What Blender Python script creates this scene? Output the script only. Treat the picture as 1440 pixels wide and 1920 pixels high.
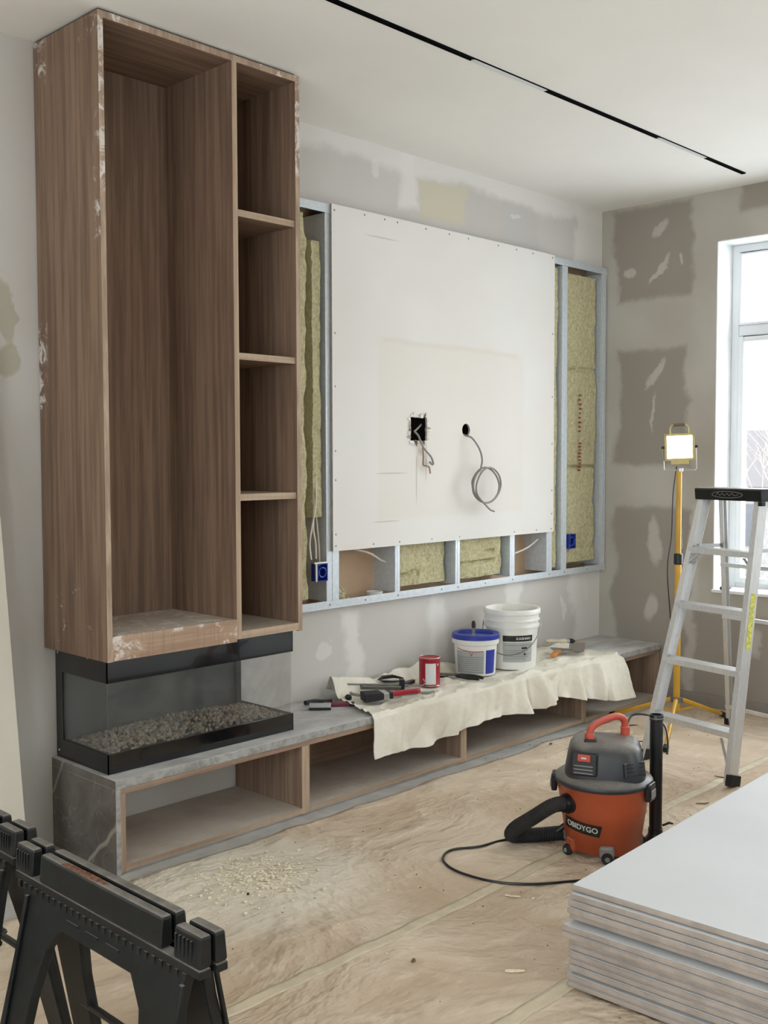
import bpy, bmesh, math, random
from mathutils import Vector, Matrix, noise
random.seed(7)
S = bpy.context.scene
for o in list(bpy.data.objects): bpy.data.objects.remove(o)
COL = S.collection
R = math.radians

# ------------------------------------------------------------------ camera
yaw, pitch, roll, FPX = R(43.9935), R(2.9843), R(-0.1384), 1990.78
fw = Vector((math.cos(yaw)*math.cos(pitch), math.sin(yaw)*math.cos(pitch), -math.sin(pitch)))
rt = Vector((math.sin(yaw), -math.cos(yaw), 0.0)); up = rt.cross(fw)
r2 = math.cos(roll)*rt + math.sin(roll)*up; u2 = -math.sin(roll)*rt + math.cos(roll)*up
cd = bpy.data.cameras.new('camera'); cam = bpy.data.objects.new('camera', cd); COL.objects.link(cam)
cam.matrix_world = Matrix(((r2.x, u2.x, -fw.x, 0), (r2.y, u2.y, -fw.y, 0), (r2.z, u2.z, -fw.z, 1.62), (0, 0, 0, 1)))
cd.sensor_fit = 'HORIZONTAL'; cd.sensor_width = 36; cd.lens = 36*FPX/1440
cd.clip_start = 0.02; cd.clip_end = 300
S.camera = cam

# ------------------------------------------------------------------ world, exposure, window daylight
XE, YW, ZC = 6.33, 4.03, 3.285          # end wall, tv wall, ceiling
XL, YF = -1.6, -2.2                     # wall behind on the left, wall behind the camera
w = bpy.data.worlds.new('overcast_sky'); S.world = w; w.use_nodes = True
bg = w.node_tree.nodes['Background']; bg.inputs[0].default_value = (0.88, 0.945, 1.0, 1); bg.inputs[1].default_value = 5.4
S.view_settings.view_transform = 'Standard'; S.view_settings.look = 'None'
S.view_settings.exposure = 0.82; S.view_settings.gamma = 1; S.view_settings.use_curve_mapping = False
WINS_R = [(1.55, 3.187, 0.749, 2.971), (-1.1, 0.3, 0.749, 2.971)]     # y0,y1,z0,z1 in the end wall; the second is unseen, added for light
FILL_WINS_F = [(2.4, 3.6, 0.9, 2.9)]                   # x0,x1,z0,z1; unseen window added behind the camera as fill light
FILL_WINS_L = [(-1.4, 0.2, 0.6, 2.95), (0.6, 2.2, 0.6, 2.95)]                       # y0,y1; unseen windows added on the left to light the cabinet side
def portal(loc, sx, sz, direction):
    l = bpy.data.lights.new('window_daylight', 'AREA'); l.shape = 'RECTANGLE'; l.size = sx; l.size_y = sz
    l.energy = 1; l.cycles.is_portal = True
    o = bpy.data.objects.new('window_daylight', l); COL.objects.link(o); o.location = loc
    o.rotation_euler = Vector(direction).to_track_quat('-Z', 'Y').to_euler()
for y0, y1, z0, z1 in WINS_R: portal((XE+0.34, (y0+y1)/2, (z0+z1)/2), (y1-y0)*1.02, (z1-z0)*1.02, (-1, 0, 0))
for y0, y1, z0, z1 in FILL_WINS_L: portal((XL-0.34, (y0+y1)/2, (z0+z1)/2), (y1-y0)*1.02, (z1-z0)*1.02, (1, 0, 0))
for x0, x1, z0, z1 in FILL_WINS_F: portal(((x0+x1)/2, YF-0.34, (z0+z1)/2), (x1-x0)*1.02, (z1-z0)*1.02, (0, 1, 0))

# ------------------------------------------------------------------ materials
def srgb(c):
    return tuple(((v/255)/12.92 if v/255 <= .04045 else ((v/255+.055)/1.055)**2.4) for v in c) + (1.0,)
class NT:
    def __init__(s, name):
        m = bpy.data.materials.new(name); m.use_nodes = True; s.m = m; s.t = m.node_tree
        s.b = s.t.nodes['Principled BSDF']; s.out = s.t.nodes['Material Output']
    def n(s, typ, **kw):
        x = s.t.nodes.new(typ)
        for k, v in kw.items(): setattr(x, k, v)
        return x
    def l(s, a, b): s.t.links.new(a, b)
    def val(s, sock, v):
        if hasattr(v, 'links') or hasattr(v, 'is_linked'): s.l(v, sock)
        else: sock.default_value = v
    def math(s, op, a, b=0.0, clamp=False):
        x = s.n('ShaderNodeMath', operation=op); x.use_clamp = clamp
        s.val(x.inputs[0], a); s.val(x.inputs[1], b); return x.outputs[0]
    def pos(s):
        if not hasattr(s, '_p'):
            g = s.n('ShaderNodeNewGeometry'); s._p = g.outputs['Position']; s._nrm = g.outputs['Normal']
        return s._p
    def xyz(s, v=None):
        x = s.n('ShaderNodeSeparateXYZ'); s.l(v or s.pos(), x.inputs[0]); return x.outputs
    def noise(s, scale, detail=4, rough=.55, vec=None, stretch=None, dist=0.0):
        v = vec or s.pos()
        if stretch:
            mp = s.n('ShaderNodeMapping'); mp.inputs['Scale'].default_value = stretch; s.l(v, mp.inputs[0]); v = mp.outputs[0]
        x = s.n('ShaderNodeTexNoise'); x.inputs['Scale'].default_value = scale; x.inputs['Detail'].default_value = detail
        x.inputs['Roughness'].default_value = rough; x.inputs['Distortion'].default_value = dist
        s.l(v, x.inputs['Vector']); return x.outputs['Fac']
    def ramp(s, f, a, b, lo=0.0, hi=1.0):
        x = s.n('ShaderNodeMapRange', interpolation_type='SMOOTHSTEP')
        s.l(f, x.inputs[0]); x.inputs[1].default_value = a; x.inputs[2].default_value = b
        x.inputs[3].default_value = lo; x.inputs[4].default_value = hi; return x.outputs[0]
    def mix(s, f, a, b):
        x = s.n('ShaderNodeMix', data_type='RGBA')
        s.val(x.inputs[0], f); s.val(x.inputs[6], a); s.val(x.inputs[7], b); return x.outputs[2]
    def bump(s, h, strength=.3, dist=.01):
        x = s.n('ShaderNodeBump'); x.inputs['Strength'].default_value = strength; x.inputs['Distance'].default_value = dist
        s.l(h, x.inputs['Height'])
        if s.b.inputs['Normal'].links: s.l(s.b.inputs['Normal'].links[0].from_socket, x.inputs['Normal'])
        s.l(x.outputs[0], s.b.inputs['Normal'])
    def fin(s, col=None, rough=.6, metal=0.0, spec=None, coat=None):
        if col is not None: s.val(s.b.inputs['Base Color'], col)
        s.val(s.b.inputs['Roughness'], rough); s.b.inputs['Metallic'].default_value = metal
        if spec is not None: s.b.inputs['Specular IOR Level'].default_value = spec
        if coat is not None: s.b.inputs['Coat Weight'].default_value = coat
        return s.m
    def rect(s, u, v, u0, u1, v0, v1, soft):
        a = s.math('MINIMUM', s.math('SUBTRACT', u, u0), s.math('SUBTRACT', u1, u))
        b = s.math('MINIMUM', s.math('SUBTRACT', v, v0), s.math('SUBTRACT', v1, v))
        return s.ramp(s.math('MINIMUM', a, b), -soft, soft)
    def ell(s, u, v, cu, cv, ru, rv, soft=.35, tilt=0.0):
        du = s.math('SUBTRACT', u, cu); dv = s.math('SUBTRACT', v, cv)
        if tilt:
            du = s.math('ADD', du, s.math('MULTIPLY', dv, -tilt))
        a = s.math('POWER', s.math('DIVIDE', du, ru), 2.0); b = s.math('POWER', s.math('DIVIDE', dv, rv), 2.0)
        return s.ramp(s.math('ADD', a, b), 1+soft, 1-soft)
def simple(name, c, rough=.6, metal=0.0, var=.12, scale=8, bump=0.0, bscale=200, spec=None, coat=None, dust=None):
    k = NT(name); c = srgb(c)
    dark = tuple(x*(1-var) for x in c[:3])+(1,); lite = tuple(min(1, x*(1+var)) for x in c[:3])+(1,)
    col = k.mix(k.ramp(k.noise(scale), .3, .7), dark, lite)
    if dust:
        nz = k.xyz(k._nrm)[2]
        f = k.math('MULTIPLY', k.ramp(nz, .3, .95), k.ramp(k.noise(14, 6, .7), .3, .7, dust*.55, dust))
        col = k.mix(f, col, srgb((178, 170, 160)))
        rough = k.math('MAXIMUM', k.math('MULTIPLY', f, .8), rough)
    if bump: k.bump(k.noise(bscale, 3), bump, .002)
    return k.fin(col, rough, metal, spec, coat)

M = {}
def wood(name, c1, c2, dust=0.0, scuff=0.0, stretch=(38, 38, 1.3), smears=()):
    k = NT(name)
    f = k.noise(1.0, 5, .6, stretch=stretch); g = k.noise(4.0, 3, .6, stretch=(30, 30, .8)); h = k.noise(1.3, 2)
    a = k.mix(k.ramp(f, .34, .66), srgb(c1), srgb(c2))
    a = k.mix(k.math('MULTIPLY', k.ramp(g, .50, .75), .35), a, tuple(x*.62 for x in srgb(c1)[:3])+(1,))
    a = k.mix(k.math('MULTIPLY', k.ramp(h, .45, .75), .15), a, srgb((124, 82, 68)))
    if dust:
        nz = k.xyz(k._nrm)[2]
        d = k.math('MULTIPLY', k.ramp(nz, .5, .9), k.ramp(k.noise(6, 6, .7), .25, .65, dust*.6, dust))
        a = k.mix(d, a, srgb((196, 186, 172)))
    if scuff:
        p = k.math('MULTIPLY', k.ramp(k.noise(9, 8, .75, dist=.6), .66, .73), scuff)
        a = k.mix(p, a, srgb((206, 198, 190)))
    if smears:                      # wiped plaster: (axis, a0, a1, z0, z1, softness, threshold)
        px_, py_, pz_ = k.xyz(); sn = k.noise(13, 8, .72, dist=.8)
        for ax, a0, a1, b0, b1, sf, th in smears:
            msk = k.rect(px_ if ax == 'x' else py_, pz_, a0, a1, b0, b1, sf)
            a = k.mix(k.math('MULTIPLY', msk, k.ramp(sn, th+.05, th+.15, 0, .8)), a, srgb((222, 214, 206)))
    k.bump(f, .08, .001)
    return k.fin(a, .62, spec=.3)
M['wood'] = wood('walnut_veneer', (112, 90, 74), (142, 117, 97), dust=.85, scuff=.10)
M['wood_base'] = wood('dusty_walnut', (150, 122, 100), (172, 146, 122), dust=.9, scuff=.3, stretch=(1.3, 38, 38), smears=[('x', 2.15, 2.30, .82, .95, .04, .44), ('x', 2.66, 2.79, .82, .95, .03, .44), ('x', 2.1, 2.8, .925, .95, .01, .47)])
M['edge'] = wood('raw_oak_edge', (158, 135, 112), (182, 160, 136), dust=.5, scuff=.35)
M['edge_plaster'] = wood('plaster_smeared_edge', (150, 128, 108), (178, 156, 134), dust=.5, scuff=.6, stretch=(38, 38, 6), smears=[('x', 2.13, 2.19, 2.62, 3.4, .02, .40), ('x', 2.16, 2.34, 3.24, 3.3, .02, .42), ('x', 2.9, 3.16, 3.2, 3.3, .03, .47), ('x', 3.10, 3.15, 2.85, 3.3, .02, .42)])
M['wood_side'] = wood('walnut_veneer_smeared', (112, 90, 74), (142, 117, 97), dust=.85, scuff=.10, smears=[('y', 3.52, 3.575, 2.45, 2.9, .02, .48), ('y', 3.96, 4.03, 1.8, 2.15, .02, .42), ('y', 3.9, 4.03, 3.12, 3.3, .04, .5), ('y', 3.52, 3.66, 3.2, 3.3, .03, .5), ('y', 3.6, 4.03, .84, 1.1, .06, .56)])
M['wood_h'] = wood('walnut_veneer_level', (112, 90, 74), (142, 117, 97), dust=.85, scuff=.10, stretch=(1.3, 38, 38))
M['edge_h'] = wood('raw_oak_edge_level', (158, 135, 112), (182, 160, 136), dust=.5, scuff=.35, stretch=(1.3, 38, 38))
M['bench_wood_h'] = wood('bench_veneer_level', (138, 114, 96), (166, 142, 122), dust=.95, scuff=.12, stretch=(1.3, 38, 38))
M['bench_wood'] = wood('bench_veneer', (138, 114, 96), (166, 142, 122), dust=.95, scuff=.12)

def wall_back():
    k = NT('tv_wall_plasterboard'); x, y, z = k.xyz()
    nz = k.noise(2.2, 5, .6); fine = k.noise(16, 4, .6)
    d = k.math('MULTIPLY', k.math('SUBTRACT', nz, .5), .34); e = k.math('MULTIPLY', k.math('SUBTRACT', fine, .5), .05)
    u = k.math('ADD', x, k.math('ADD', d, e)); v = k.math('ADD', z, k.math('ADD', k.math('MULTIPLY', d, .5), e))
    col = k.mix(k.ramp(k.noise(.9, 3), .3, .7), srgb((196, 191, 183)), srgb((206, 202, 196)))
    comp = srgb((226, 223, 216))
    for r in [(3.4, 6.5, 3.185, 3.5, .035), (4.33, 4.45, 3.0, 3.3, .03), (5.98, 6.5, .2, 3.4, .03), (3.86, 3.98, .2, .8, .03),
              (4.55, 4.72, .2, .8, .04), (5.3, 5.45, .2, .86, .03)]:
        col = k.mix(k.math('MULTIPLY', k.rect(u, v, *r), .8), col, comp)
    col = k.mix(k.math('MULTIPLY', k.rect(u, v, 4.46, 4.84, 2.95, 3.17, .02), .75), col, srgb((206, 198, 172)))
    col = k.mix(k.math('MULTIPLY', k.rect(u, v, 5.2, 5.6, 2.9, 3.17, .03), .5), col, srgb((190, 188, 184)))
    for c in [(3.75, .63, .035, .05), (5.9, .62, .03, .09), (6.12, .7, .02, .1), (5.35, 3.1, .05, .012), (4.1, 3.15, .04, .05)]:
        col = k.mix(k.math('MULTIPLY', k.ell(u, v, *c), .4), col, srgb((232, 229, 224)))
    for c in [(1.98, 2.18, .045, .14), (1.99, 1.99, .06, .06), (1.6, 2.3, .1, .2)]:
        col = k.mix(k.math('MULTIPLY', k.ell(u, v, *c), .6), col, srgb((160, 155, 125)))
    k.bump(fine, .05, .003)
    return k.fin(col, .85, spec=.2)
M['wall_back'] = wall_back()
def wall_right():
    k = NT('end_wall_plasterboard'); x, y, z = k.xyz()
    nz = k.noise(2.6, 5, .6); fine = k.noise(14, 5, .65)
    d = k.math('MULTIPLY', k.math('SUBTRACT', nz, .5), .22); e = k.math('MULTIPLY', k.math('SUBTRACT', fine, .5), .04)
    u = k.math('ADD', y, k.math('ADD', d, e)); v = k.math('ADD', z, k.math('ADD', k.math('MULTIPLY', d, .4), e))
    col = k.mix(k.ramp(k.noise(1.6, 3), .3, .7), srgb((176, 170, 158)), srgb((189, 184, 174)))
    taupe = srgb((148, 139, 130)); lite = srgb((205, 199, 191))
    P = [(3.36, 3.92, 2.66, 3.26), (3.38, 3.9, 1.56, 2.33), (3.35, 3.92, -.1, 1.28), (2.3, 3.04, 3.13, 3.6),
         (1.3, 3.36, -.2, .62), (-.9, 1.3, -.2, .6)]
    for u0, u1, v0, v1 in P: col = k.mix(k.math('MULTIPLY', k.rect(u, v, u0, u1, v0, v1, .026), .85), col, taupe)
    edge = k.math('MULTIPLY', k.rect(u, v, 3.30, 3.36, -.1, 1.3, .02), .5)
    col = k.mix(edge, col, lite)
    for c in [(3.58, 3.11, .04, .05, .35, -.9), (3.59, 2.85, .026, .09, .3, -.7), (3.62, 2.165, .030, .10, .3, -.5), (3.61, 1.90, .015, .12, .3, -.1),
              (3.61, 1.06, .05, .15), (3.62, .6, .05, .09), (3.82, 2.85, .05, .03), (3.45, 2.9, .012, .035), (3.42, .95, .02, .2), (2.9, .45, .05, .09)]:
        c = list(c)
        m = k.ell(u, v, c[0], c[1], c[2], c[3], .6, c[5] if len(c) > 5 else 0)
        col = k.mix(k.math('MULTIPLY', m, .6), col, lite)
    k.bump(fine, .06, .003)
    return k.fin(col, .85, spec=.2)
M['wall_right'] = wall_right()
M['ceiling'] = simple('white_ceiling_paint', (242, 239, 231), .85, var=.02, scale=1.2, spec=.2)
M['wall_plain'] = simple('filled_wall', (200, 194, 184), .85, var=.04, scale=1.5)
M['concrete'] = simple('grey_screed', (176, 173, 167), .8, var=.12, scale=9, bump=.2, bscale=60)
M['reveal'] = simple('white_reveal', (238, 240, 240), .6, var=.02)
M['pvc'] = simple('white_window_plastic', (232, 235, 236), .3, var=.02)
M['sill'] = simple('white_sill', (235, 236, 234), .35, var=.02)
M['baseb'] = simple('grey_taupe_baseboard', (141, 133, 125), .7, var=.05)

def paper():
    k = NT('brown_floor_paper')
    a = k.noise(1.4, 5, .6, dist=.5); b = k.noise(5, 5, .65, stretch=(1, 2.4, 1)); c = k.noise(45, 4, .6)
    col = k.mix(k.ramp(a, .3, .7), srgb((194, 171, 145)), srgb((224, 207, 184)))
    col = k.mix(k.math('MULTIPLY', k.ramp(b, .5, .72), .42), col, srgb((232, 219, 198)))
    x, y, z = k.xyz()
    dust = k.ell(k.math('ADD', x, k.math('MULTIPLY', k.math('SUBTRACT', b, .5), .5)), y, 2.45, 3.12, .5, .42, .6)
    col = k.mix(k.math('MULTIPLY', dust, .55), col, srgb((228, 222, 206)))
    k.bump(a, .9, .14); k.bump(b, .42, .03); k.bump(c, .12, .002)
    return k.fin(col, .75, spec=.25)
M['paper'] = paper()
M['tape'] = simple('cream_masking_tape', (208, 194, 166), .6, var=.08, scale=20)
def stone():
    k = NT('grey_marble')
    a = k.noise(5, 7, .65, dist=1.2)
    col = k.mix(k.ramp(a, .3, .7), srgb((98, 90, 84)), srgb((128, 120, 113)))
    wv = k.n('ShaderNodeTexWave', wave_type='BANDS', bands_direction='DIAGONAL'); wv.inputs['Scale'].default_value = .9
    wv.inputs['Distortion'].default_value = 5; wv.inputs['Detail'].default_value = 4; wv.inputs['Detail Scale'].default_value = .8
    k.l(k.pos(), wv.inputs['Vector'])
    vein = k.ramp(wv.outputs['Fac'], .994, 1.0)
    col = k.mix(k.math('MULTIPLY', vein, .7), col, srgb((190, 180, 165)))
    f2 = k.noise(3.2, 3, .5, dist=1.5); v2 = k.math('ABSOLUTE', k.math('SUBTRACT', f2, .5))
    col = k.mix(k.math('MULTIPLY', k.ramp(v2, .008, .0), .35), col, srgb((180, 170, 158)))
    nx, ny, nz = k.xyz(k._nrm)
    d = k.math('MULTIPLY', k.ramp(nz, .4, .9), k.ramp(k.noise(3.0, 7, .7, stretch=(1, 2.5, 1)), .3, .68, .45, .95))
    col = k.mix(d, col, srgb((206, 205, 201)))
    ft = k.math('MULTIPLY', k.ramp(k.math('MULTIPLY', ny, -1.0), .5, .9), k.ramp(k.noise(22, 6, .7), .35, .6, .35, .9))
    col = k.mix(ft, col, srgb((172, 173, 170)))
    return k.fin(col, k.math('ADD', .35, k.math('MULTIPLY', d, .35)))
M['stone'] = stone()
def galv():
    k = NT('galvanised_steel')
    v = k.n('ShaderNodeTexVoronoi'); v.inputs['Scale'].default_value = 45; k.l(k.pos(), v.inputs['Vector'])
    col = k.mix(k.ramp(v.outputs['Distance'], .1, .8), srgb((214, 220, 224)), srgb((204, 211, 216)))
    return k.fin(col, .42, .35)
M['galv'] = galv()
def board():
    k = NT('white_plasterboard'); x, y, z = k.xyz()
    n1 = k.noise(2.5, 5, .6); d = k.math('MULTIPLY', k.math('SUBTRACT', n1, .5), .06)
    u = k.math('ADD', x, d); v = k.math('ADD', z, d)
    col = k.mix(k.ramp(k.noise(1.0, 3), .3, .7), srgb((224, 219, 211)), srgb((228, 226, 221)))
    col = k.mix(k.math('MULTIPLY', k.rect(u, v, 4.07, 5.36, 1.28, 2.25, .02), .30), col, srgb((222, 212, 196)))
    col = k.mix(k.math('MULTIPLY', k.rect(u, v, 4.1, 5.30, 2.225, 2.25, .012), .22), col, srgb((206, 196, 172)))
    for c in [(4.1, 2.78, .12, .004), (4.17, 1.53, .12, .004), (4.13, 1.27, .1, .004), (4.37, 1.5, .006, .14), (4.45, 1.6, .006, .12)]:
        col = k.mix(k.math('MULTIPLY', k.ell(x, z, *c, soft=.6), .35), col, srgb((150, 142, 130)))
    return k.fin(col, .8, spec=.2)
M['board'] = board()
M['board_edge'] = simple('plasterboard_core_edge', (176, 166, 156), .85, var=.15, scale=30)
M['sheet_face'] = simple('pale_grey_board_face', (214, 215, 216), .8, var=.03, scale=2)
M['sheet_edge'] = simple('cut_board_edge', (166, 154, 144), .85, var=.12, scale=14)
M['lean'] = simple('cream_board_face', (206, 200, 184), .8, var=.04, scale=2)
def wool(name, c1, c2):
    k = NT(name)
    a = k.noise(60, 6, .75); b = k.noise(9, 4, .6, stretch=(1, 1, .5))
    col = k.mix(k.ramp(a, .3, .7), srgb(c1), srgb(c2))
    col = k.mix(k.math('MULTIPLY', k.ramp(b, .6, .8), .5), col, srgb((120, 108, 70)))
    k.bump(a, .8, .006)
    return k.fin(col, .95, spec=.1)
M['wool'] = wool('mineral_wool', (172, 163, 124), (212, 204, 168))
M['cardboard'] = simple('brown_liner_board', (198, 168, 138), .85, var=.06, scale=4)
M['dark'] = simple('painted_hole_shade', (62, 56, 50), .9)  # shade colour for the cavity behind the white board
M['blackmetal'] = simple('gloss_black_steel', (14, 15, 18), .12, 0, var=.05, coat=.5)
M['matteblack'] = simple('matt_black_metal', (20, 20, 21), .5, 0, var=.1)
M['firewall'] = simple('smoke_grey_steel_liner', (74, 76, 73), .5, .3, var=.25, scale=4)
M['pebble'] = simple('dusty_lava_pebbles', (128, 116, 100), .9, var=.45, scale=40)
def glass(name, film=.1, dirt=(150, 152, 146)):
    k = NT(name); t = k.t
    tr = k.n('ShaderNodeBsdfTransparent'); gl = k.n('ShaderNodeBsdfGlossy'); gl.inputs['Roughness'].default_value = .02
    df = k.n('ShaderNodeBsdfDiffuse'); df.inputs[0].default_value = srgb(dirt)
    lw = k.n('ShaderNodeLayerWeight'); lw.inputs[0].default_value = .5
    fr = k.math('ADD', .02, k.math('MULTIPLY', k.math('POWER', lw.outputs['Facing'], 4.0), .6))
    m1 = k.n('ShaderNodeMixShader'); m2 = k.n('ShaderNodeMixShader')
    k.l(k.ramp(k.noise(3.5, 6, .65, dist=1.0), .35, .75, film*.3, film), m1.inputs[0])
    k.l(tr.outputs[0], m1.inputs[1]); k.l(df.outputs[0], m1.inputs[2])
    k.l(fr, m2.inputs[0]); k.l(m1.outputs[0], m2.inputs[1]); k.l(gl.outputs[0], m2.inputs[2])
    k.l(m2.outputs[0], k.out.inputs[0]); return k.m
M['fireglass'] = glass('dusty_fire_glass', .15, (150, 150, 143))
M['glass'] = glass('window_glass', .01, (220, 225, 228))
M['orange'] = simple('orange_plastic', (166, 76, 42), .42, var=.12, scale=6, dust=.25)
M['redhandle'] = simple('faded_red_plastic', (190, 76, 58), .5, var=.1, dust=.25)
M['vacdark'] = simple('charcoal_plastic', (46, 48, 51), .42, var=.12, dust=.5)
M['black'] = simple('black_plastic', (24, 24, 25), .35, var=.1)
M['blackdust'] = simple('dusty_black_plastic', (19, 21, 20), .48, var=.3, scale=25, dust=.5, spec=.3)
M['rubber'] = simple('black_rubber', (32, 31, 30), .75, var=.15)
M['greyplastic'] = simple('grey_plastic', (128, 126, 122), .5)
def alu():
    k = NT('brushed_aluminium')
    a = k.noise(1.0, 4, .6, stretch=(200, 200, 10))
    col = k.mix(k.ramp(a, .3, .7), srgb((206, 206, 204)), srgb((222, 222, 221)))
    return k.fin(col, .36, .55)
M['alu'] = alu()
M['yellow'] = simple('yellow_enamel', (206, 158, 50), .35, var=.08)
M['brass'] = simple('dull_yellow_housing', (190, 172, 110), .45, .2, var=.1)
M['chrome'] = simple('plated_steel', (190, 190, 188), .3, .8, var=.05)
M['canvas'] = None
def canvas():
    k = NT('cream_canvas')
    a = k.noise(3, 5, .6); b = k.noise(160, 2, .5)
    col = k.mix(k.ramp(a, .3, .72), srgb((214, 207, 190)), srgb((232, 227, 213)))
    col = k.mix(k.math('MULTIPLY', k.ramp(k.noise(7, 5, .7), .62, .75), .4), col, srgb((178, 160, 128)))
    k.bump(b, .25, .001); k.bump(k.noise(14, 5, .6, dist=1.0), .45, .008)
    return k.fin(col, .9, spec=.15)
M['canvas'] = canvas()
M['whiteplastic'] = simple('white_pail_plastic', (230, 229, 222), .4, var=.04)
M['blue'] = simple('cobalt_blue_plastic', (40, 56, 150), .35, var=.1)
M['bluebox'] = simple('bright_blue_plastic', (24, 52, 150), .35, var=.15)
M['red'] = simple('crimson_paint', (158, 26, 44), .35, var=.08)
M['labelgrey'] = simple('grey_label', (168, 170, 166), .5, var=.08)
M['labelwhite'] = simple('white_label', (214, 214, 212), .5, var=.05)
M['labelblack'] = simple('black_label', (20, 19, 24), .45, var=.05)
M['printgrey'] = simple('grey_print', (128, 132, 130), .6)
M['printlight'] = simple('pale_print', (208, 206, 196), .6)
M['printred'] = simple('red_print', (170, 58, 50), .5)
M['bristle'] = simple('dark_bristles', (44, 42, 44), .9, var=.4, scale=120, bump=.6, bscale=300)
M['steel'] = simple('worn_steel', (132, 130, 126), .35, .8, var=.1)
M['toolorange'] = simple('varnished_wood_handle', (192, 128, 62), .45, var=.15)
M['cable'] = simple('grey_cable', (138, 134, 126), .5, var=.05)
M['cablewhite'] = simple('white_cable', (216, 208, 194), .5, var=.05)
M['trackblack'] = simple('black_track', (7, 7, 7), .9, var=.05, spec=.05)
M['diffuser'] = simple('frosted_diffuser', (214, 216, 214), .4, var=.02)
M['plaster'] = simple('plaster_crumbs', (236, 224, 198), .9, var=.16, scale=60)
M['scrap'] = simple('brown_scrap', (110, 84, 60), .8, var=.3, scale=60)
M['yellowlabel'] = simple('yellow_warning_label', (206, 204, 96), .5, var=.3, scale=60)
def emis(name, col, s):
    k = NT(name); e = k.n('ShaderNodeEmission'); e.inputs[0].default_value = col; e.inputs[1].default_value = s
    k.l(e.outputs[0], k.out.inputs[0]); return k.m
M['lampglow'] = emis('halogen_glow', (1.0, .86, .55, 1), 9.0)

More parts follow.
